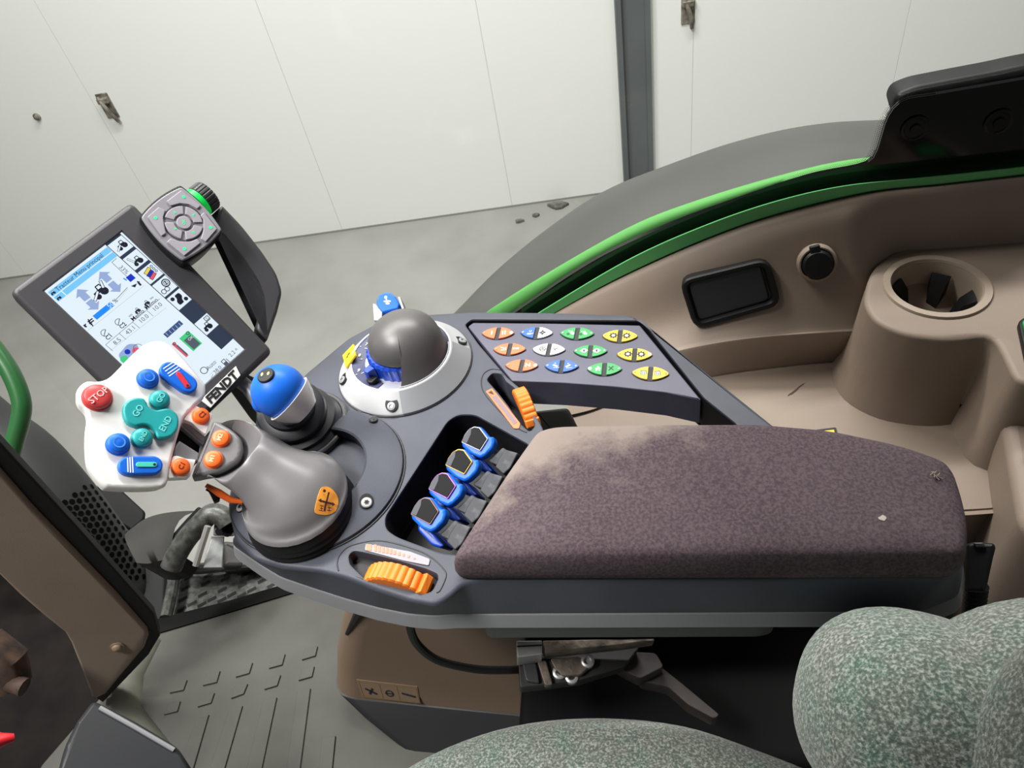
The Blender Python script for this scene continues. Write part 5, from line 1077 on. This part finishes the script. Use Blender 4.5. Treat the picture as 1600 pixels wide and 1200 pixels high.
for i in range(-7, 12):
    for j in range(-5, 7):
        c = Vector((165, 838))+ax_*(i*11.5+(5.7 if j % 2 else 0))+pe*(j*9.8)
        if c.x+c.y*-.0 < 90 or c.y > 905: continue
        h_ = on_(exo, c.x, c.y)
        if not h_ : continue
        l_, n_ = h_
        if n_.dot((CAM-l_).normalized()) < .22: continue
        F_ = Frame(l_+n_*.0012, n_, Vector((1, 0, 0))); mb.add([F_.w(.0066*cos(2*pi*k/9), .0066*sin(2*pi*k/9)) for k in range(9)], [range(9)])
mb.build('perforations', mat('hole_black', (4, 4, 4), .9, spec=.05), et, smooth=0)
Fk = Frame(D(215, 930, 1.72), (-ray(215, 930).normalized()+UP*.3), RT); mb = MB(); mb.prism(rnd(ccw(Fk.pp([(196, 850), (236, 876), (262, 898), (258, 975), (170, 990), (150, 900)])), .01), -.05, 0, .008); fixn(mb.build('lower_guard', BLACK, et, Fk.M))
# green handrail
hr_ = thing('handrail', D(20, 700, 1.1), 'green painted handrail at the left edge beyond the pillar', 'handrail')
mb = MB(); mb.tube(cat([D(*q, 1.12) for q in [(-30, 520), (-6, 548), (18, 585), (33, 625), (32, 655), (20, 700), (5, 760)]], 6, False), .0135, 16); mb.build('rail', mat('rail_green', (32, 84, 42), .35, coat=.2), hr_, smooth=60)
# beige pillar
z9 = lambda x, y: (x/3.53, 860+y/3.53)
pf3 = [D(150, 1080, 1.30), D(228, 995, 1.26), D(0, 760, 1.00)]
pn = (pf3[1]-pf3[0]).cross(pf3[2]-pf3[0]).normalized(); pn = pn if pn.dot(CAM-pf3[0]) > 0 else -pn
PF = Frame(pf3[0], pn, RT)
pt = thing('corner_pillar', pf3[0], 'beige moulded corner pillar at the lower left', 'pillar')
pl = ccw(PF.pp([(-60, 672), (0, 737), (55, 800), (112, 858), (180, 928), (230, 985), (233, 996), (227, 1013), (196, 1050), (166, 1086), (150, 1094), (142, 1090), (128, 1052), (109, 1005), (100, 990), (66, 963), (30, 932), (-10, 893), (-60, 850)]))
mb = MB(); mb.loft([[(x, y, z) for x, y in inset(pl, o)] for o, z in ((.0, -.05), (0, -.010), (.002, -.003), (.006, .0))]); fixn(mb.build('pillar_trim', BEIGE, pt, PF.M, smooth=60))
a, b = PF.p(183, 1010); mb = MB(); mb.lathe([(.011, .0005), (.011, .002), (.008, .0025), (.0072, .006), (.004, .008), (.0001, .008)], 24, 0, (a, b, 0)); mb.build('trim_plug', mat('plug_beige', (140, 120, 100), .5), pt, PF.M)
mb = MB(); mb.prism(ccw(PF.pp([(-60, 640), (0, 700), (120, 830), (240, 965), (250, 1000), (232, 1030), (160, 1105), (150, 1098), (226, 1012), (230, 990), (112, 862), (-60, 680)])), -.022, -.008, .003); fixn(mb.build('pillar_seal', BLACK, pt, PF.M))
# dark footwell left of the pillar
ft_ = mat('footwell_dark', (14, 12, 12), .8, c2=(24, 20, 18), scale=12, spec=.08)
mb = MB(); F_ = hor(-.05); mb.prism(F_.pp([(-320, 650), (40, 850), (120, 980), (175, 1080), (185, 1150), (150, 1400), (-350, 1400)]), -.02, 0); tag(fixn(mb.build('footwell_floor', ft_, M=F_.M, smooth=0)), 'dark footwell floor left of the pillar', 'footwell')
mb = MB(); mb.tube([D(-30, 1010, 1.15), D(5, 1040, 1.16), D(20, 1070, 1.17)], [.035, .038, .028], 24); mb.tube([D(14, 1066, 1.15), D(38, 1074, 1.15)], .014, 12); tag(fixn(mb.build('pedal_pivot', mat('rusty_pivot', (84, 62, 50), .8, c2=(44, 32, 28), scale=40))), 'brownish pedal pivot in the dark footwell', 'pivot')
mb = MB(); mb.tube([D(-40, 1150, .95), D(0, 1158, .95), D(22, 1152, .96)], [.010, .010, .005], 10); tag(fixn(mb.build('red_lever', mat('red_lever_paint', (190, 30, 40), .4))), 'red lever tip in the lower left corner', 'lever')
# steering column cover
ct = thing('column_cover', D(190, 1180, .95), 'dark grey rounded steering column cover at the bottom left', 'cover')
CF = Frame(D(190, 1170, .95), (-ray(190, 1170).normalized()+UP*.25-RT*.05), RT)
co_ = rnd(ccw(CF.pp([(145, 1092), (212, 1126), (278, 1166), (300, 1200), (300, 1300), (40, 1300), (88, 1210), (100, 1165), (120, 1125)])), [.004, .01, .008, .01, .0, .0, .01, .01, .008])
mb = MB(); mb.loft([[(x, y, z) for x, y in inset(co_, o)] for o, z in ((.02, -.14), (.008, -.09), (0, -.03), (0, -.008), (.002, -.002), (.006, 0))]); fixn(mb.build('cover_shell', mat('column_grey', (36, 37, 40), .45, spec=.25), ct, CF.M, smooth=50))
mb = MB(); mb.tube([CF.w(*CF.p(*q), .001) for q in [(156, 1106), (210, 1136), (272, 1172)]], .003, 8); mb.build('cover_rib', BAND, ct)
# beige seat pedestal
pdt = thing('seat_pedestal', Z(640, 1090, 0), 'beige seat pedestal cover with faint sticker and black base under the armrest', 'pedestal')
def ring4(pts): return [Vector(q) for q in rnd_([Vector(p_) for p_ in pts])]
def rnd_(P_, r=.06, k=5):
    z = P_[0].z; q = rnd([(p_.x, p_.y) for p_ in P_], [.05, .02, .02, .05], k); return [Vector((a, b, P_[0].z)) for a, b in q]
def pring(z, l, r, dp=.26):
    a, b = Z(*l, z), Z(*r, z); return rnd_([a, b, b+Vector((0, dp, 0)), a+Vector((.02, dp, 0))])
rgp = [pring(.055, (516, 1088), (830, 1118)), pring(.12, (516, 1040), (830, 1085)), pring(.22, (526, 985), (830, 1050)), pring(.36, (548, 915), (830, 975)), pring(.44, (585, 880), (830, 940))]
mb = MB(); mb.loft(rgp); fixn(mb.build('pedestal_cover', mat('pedestal_beige', (104, 87, 72), .6, bump=.1, bscale=500), pdt, smooth=50))
rgb_ = [pring(.0, (605, 1170), (830, 1190), .3), pring(.03, (555, 1130), (830, 1150), .3), pring(.056, (514, 1090), (830, 1121), .27)]
mb = MB(); mb.loft(rgb_); fixn(mb.build('pedestal_base', mat('base_black', (26, 26, 28), .6), pdt, smooth=50))
bpy.context.view_layer.update(); pc_ = [o for o in pdt.children if o.name.startswith('pedestal_cover')][0]
h0 = on_(pc_, 605, 1080)
if h0:
    F_ = Frame(h0[0]+h0[1]*.001, h0[1], Vector((1, 0, 0))); mb = MB()
    YL = mat('faded_yellow_print', (112, 90, 56), .6); mb.prism(ccw(F_.pp([(557, 1062), (652, 1073), (657, 1099), (566, 1089)])), -.002, .0003, 0, 0)
    fr = F_.pp([(560, 1064), (650, 1075), (655, 1097), (568, 1088)]); 
    for i in range(4): mb.line(fr[i], fr[(i+1) % 4], .0016, .0009, 1)
    for t in (.36, .66): a_ = Vector(fr[0]).lerp(Vector(fr[1]), t); b_ = Vector(fr[3]).lerp(Vector(fr[2]), t); mb.line(a_, b_, .0014, .0009, 1)
    c = F_.p(580, 1079); mb.line((c[0]-.010, c[1]+.004), (c[0]+.010, c[1]-.006), .004, .0009, 2); mb.line((c[0]-.004, c[1]-.008), (c[0]+.004, c[1]+.006), .004, .0009, 2)
    c = F_.p(609, 1083); mb.ringflat(c, .005, .0075, .0009, 2, 14); mb.line((c[0]-.008, c[1]), (c[0]+.008, c[1]), .0025, .001, 2)
    c = F_.p(639, 1086); mb.line((c[0]-.012, c[1]+.003), (c[0]+.012, c[1]-.002), .004, .0009, 2)
    fixn(mb.build('instruction_sticker', [mat('sticker_beige', (104, 87, 71), .6), YL, INK], pdt, F_.M, smooth=0))
hs = [on_(pc_, *q) for q in ((568, 948), (556, 968), (542, 990))]
if all(hs): mb = MB(); mb.tube([l_+n_*.0 for l_, n_ in hs], [.010, .007, .003], 8); mb.build('cover_slot', BLACK, pdt)
# black cable
mb = MB(); mb.tube(cat([D(640, 950, .68), D(642, 985, .70), D(655, 1010, .72), D(685, 1032, .735), (D(740, 1045, .75)), D(790, 1047, .76), D(840, 1044, .78)], 6, False), .0042, 10); tag(mb.build('black_cable', BLACK), 'black cable hanging in a loop below the armrest', 'cable')

# ============================================================ seat and its suspension
SEATM = bpy.data.materials.new('seat_fabric'); SEATM.use_nodes = True; nt = SEATM.node_tree; b = nt.nodes['Principled BSDF']; b.inputs['Roughness'].default_value = .95; b.inputs['Sheen Weight'].default_value = .2
tc = nt.nodes.new('ShaderNodeTexCoord')
cA = ramp(noise(430, 3, .6).outputs['Fac'], [(.38, L(26, 38, 34)), (.47, L(84, 94, 88)), (.55, L(134, 142, 134)), (.64, L(190, 192, 184))])
cB = ramp(noise(34, 5, .6).outputs['Fac'], [(.42, L(130, 132, 124)), (.55, L(108, 130, 118)), (.72, L(56, 140, 116))])
cC = ramp(noise(9, 4).outputs['Fac'], [(.4, L(126, 126, 118)), (.65, L(106, 118, 108))])
nt.links.new(mixc(.55, mixc(.5, cB.outputs[0], cC.outputs[0]), cA.outputs[0]), b.inputs['Base Color'])
bp = nt.nodes.new('ShaderNodeBump'); bp.inputs['Strength'].default_value = .5; bp.inputs['Distance'].default_value = .002
nt.links.new(noise(330, 2).outputs['Fac'], bp.inputs['Height']); nt.links.new(bp.outputs[0], b.inputs['Normal'])
stt = thing('driver_seat', (0, .05, .35), 'driver seat in green-grey speckled fabric at the bottom right', 'seat')
sz = .49
so2 = cat([(-.36, .08), (-.325, .175), (-.265, .228), (-.20, .262), (-.13, .282), (-.05, .289), (.03, .283), (.10, .262), (.17, .235), (.24, .20), (.28, .10), (.28, -.2), (.0, -.25), (-.3, -.22), (-.37, -.06)], 4)
sc2 = ccw(so2); mb = MB(); mb.loft([[(x, y, z) for x, y in inset(sc2, o)] for o, z in ((.03, sz-.10), (.006, sz-.075), (0, sz-.05), (.002, sz-.03), (.010, sz-.012), (.024, sz+.002), (.045, sz+.011), (.08, sz+.016))]); fixn(mb.build('seat_cushion', SEATM, stt, smooth=80))
def ellD(px, py, t, r, e=.9): 
    c = D(px, py, t); return c
BM = Matrix((RT, UP, -FWD)).transposed()
mb = MB(); mb.ell(D(1438, 1130, .50), (.077, .0715, .085), 0, 48, 28, BM @ Matrix.Rotation(radians(-12), 3, 'Z'), .86)
fixn(mb.build('side_bolster', SEATM, stt, smooth=80))
mb = MB(); mb.ell(D(1690, 1160, .47), (.105, .088, .09), 0, 48, 28, BM @ Matrix.Rotation(radians(8), 3, 'Z'), .88)
fixn(mb.build('backrest_wing', SEATM, stt, smooth=80))
mb = MB(); mb.ell(D(1695, 1225, .40), (.052, .082, .05), 0, 40, 24, BM @ Matrix.Rotation(radians(-14), 3, 'Z'), .85)
fixn(mb.build('backrest_panel', SEATM, stt, smooth=80))
zs = lambda x, y: (800+x/3.2, 970+y/3.2)
su = thing('seat_suspension', D(950, 1060, .8), 'greasy seat suspension with bolts and rail under the armrest', 'suspension')
def slab(name, pts, m, t, th, r=.003, n=None, parent=su, bev=.001):
    F_ = Frame(D(*zs(*pts[0]), t), n or (-ray(*zs(*pts[0])).normalized()+UP*.35), RT); mb = MB(); mb.prism(rnd(ccw(F_.pp([zs(*q) for q in pts])), r), -th, 0, bev); return fixn(mb.build(name, m, parent, F_.M))
slab('slide_rail', [(22, 100), (150, 98), (152, 165), (26, 182)], METAL, .74, .03, .001); slab('rail_groove', [(24, 122), (150, 116), (150, 126), (24, 133)], BLACK, .737, .003, .0005)
slab('gritty_plate', [(150, 98), (420, 92), (720, 94), (560, 118), (160, 160)], GRIME, .745, .02)
slab('carrier_plate', [(30, 178), (430, 130), (640, 130), (560, 230), (330, 300), (40, 335)], mat('carrier_dark', (30, 29, 29), .55), .765, .02)
slab('clamp_block', [(190, 190), (335, 178), (390, 225), (340, 270), (255, 275), (215, 240)], GRIME, .755, .012)
slab('small_tab', [(125, 200), (170, 195), (205, 320), (165, 325)], GRIME, .756, .01); slab('small_tab', [(50, 205), (120, 210), (138, 310), (70, 300)], DARK, .756, .01)
for x, y in ((378, 200), (236, 258), (298, 280)):
    F_ = Frame(D(*zs(x, y), .752), (-ray(*zs(x, y)).normalized()+UP*.3), RT); mb = MB(); mb.lathe([(.0068, -.006), (.0068, .001), (.0052, .0018), (.0036, .0016), (.0034, -.002)], 24, 0, cap1=True); mb.build('bolt', METAL, su, F_.M)
slab('lower_arm', [(620, 240), (740, 225), (860, 320), (1040, 470), (1010, 490), (880, 420), (780, 330), (640, 300)], mat('arm_brown', (40, 34, 33), .6, c2=(62, 54, 50), scale=30), .80, .03, .004)
slab('upper_arm', [(540, 150), (720, 160), (760, 230), (640, 290), (520, 230)], mat('arm_dark', (40, 36, 36), .55, c2=(62, 56, 54), scale=30), .79, .03, .004)
mb = MB(); mb.prism([(-.16, .27), (.24, .27), (.24, .46), (-.16, .46)], .02, .37, .02); fixn(mb.build('housing_shade_box', mat('housing_shade_black', (11, 11, 12), .8, spec=.15), su))  # black box, raised to stand in for the shade under the armrest
# ribbed lever behind the pad
zl = lambda x, y: (1400+x/4, 700+y/4)
gl_ = thing('ribbed_lever', D(1530, 900, .62), 'black lever with ribbed boot behind the armrest pad', 'lever')
l0, l1 = D(*zl(560, 590), .60), D(*zl(480, 1100), .66)
mb = MB(); F_ = Frame(D(*zl(540, 700), .60), -ray(*zl(540, 700)), RT); mb.prism(rnd(ccw(F_.pp([zl(*q) for q in [(440, 600), (480, 588), (610, 596), (624, 620), (606, 690), (560, 905), (430, 900)]])), .002), -.028, 0, .003); fixn(mb.build('lever_grip', BLACK, gl_, F_.M))
mb = MB(); mb.prism(rnd(ccw(F_.pp([zl(*q) for q in [(478, 592), (545, 590), (565, 622), (500, 622)]])), .001), 0, .003, .001); fixn(mb.build('lever_catch', DARK, gl_, F_.M))
a, b_ = D(*zl(505, 860), .612), D(*zl(470, 1130), .628); d = (b_-a); pr = []
for k in range(11): pr += [(.0090, d.length*k/11), (.0074, d.length*(k+.5)/11)]
mb = MB(); mb.lathe(pr, 28, 0, a, d); fixn(mb.build('ribbed_boot', BLACK, gl_, smooth=20))
# dark rear compartment floor behind the lever
mb = MB(); mb.prism([(.25, .22), (1.2, .22), (1.2, .40), (.25, .40)], .1, .38, .01); tag(fixn(mb.build('rear_compartment', mat('maroon_brown', (62, 46, 44), .7))), 'dark brown compartment behind the seat below the beige shelf', 'compartment')
# unseen cab roof slab, its edges set to block hall light
mb = MB(); mb.prism(rnd([(-.5, -.8), (.95, -.8), (.95, .87), (-.5, .87)], .1), 1.66, 1.76, .03); tag(fixn(mb.build('roof_light_block', DARK)), 'unseen cab roof slab shaped to block hall light', 'roof_light_block', kind='structure')
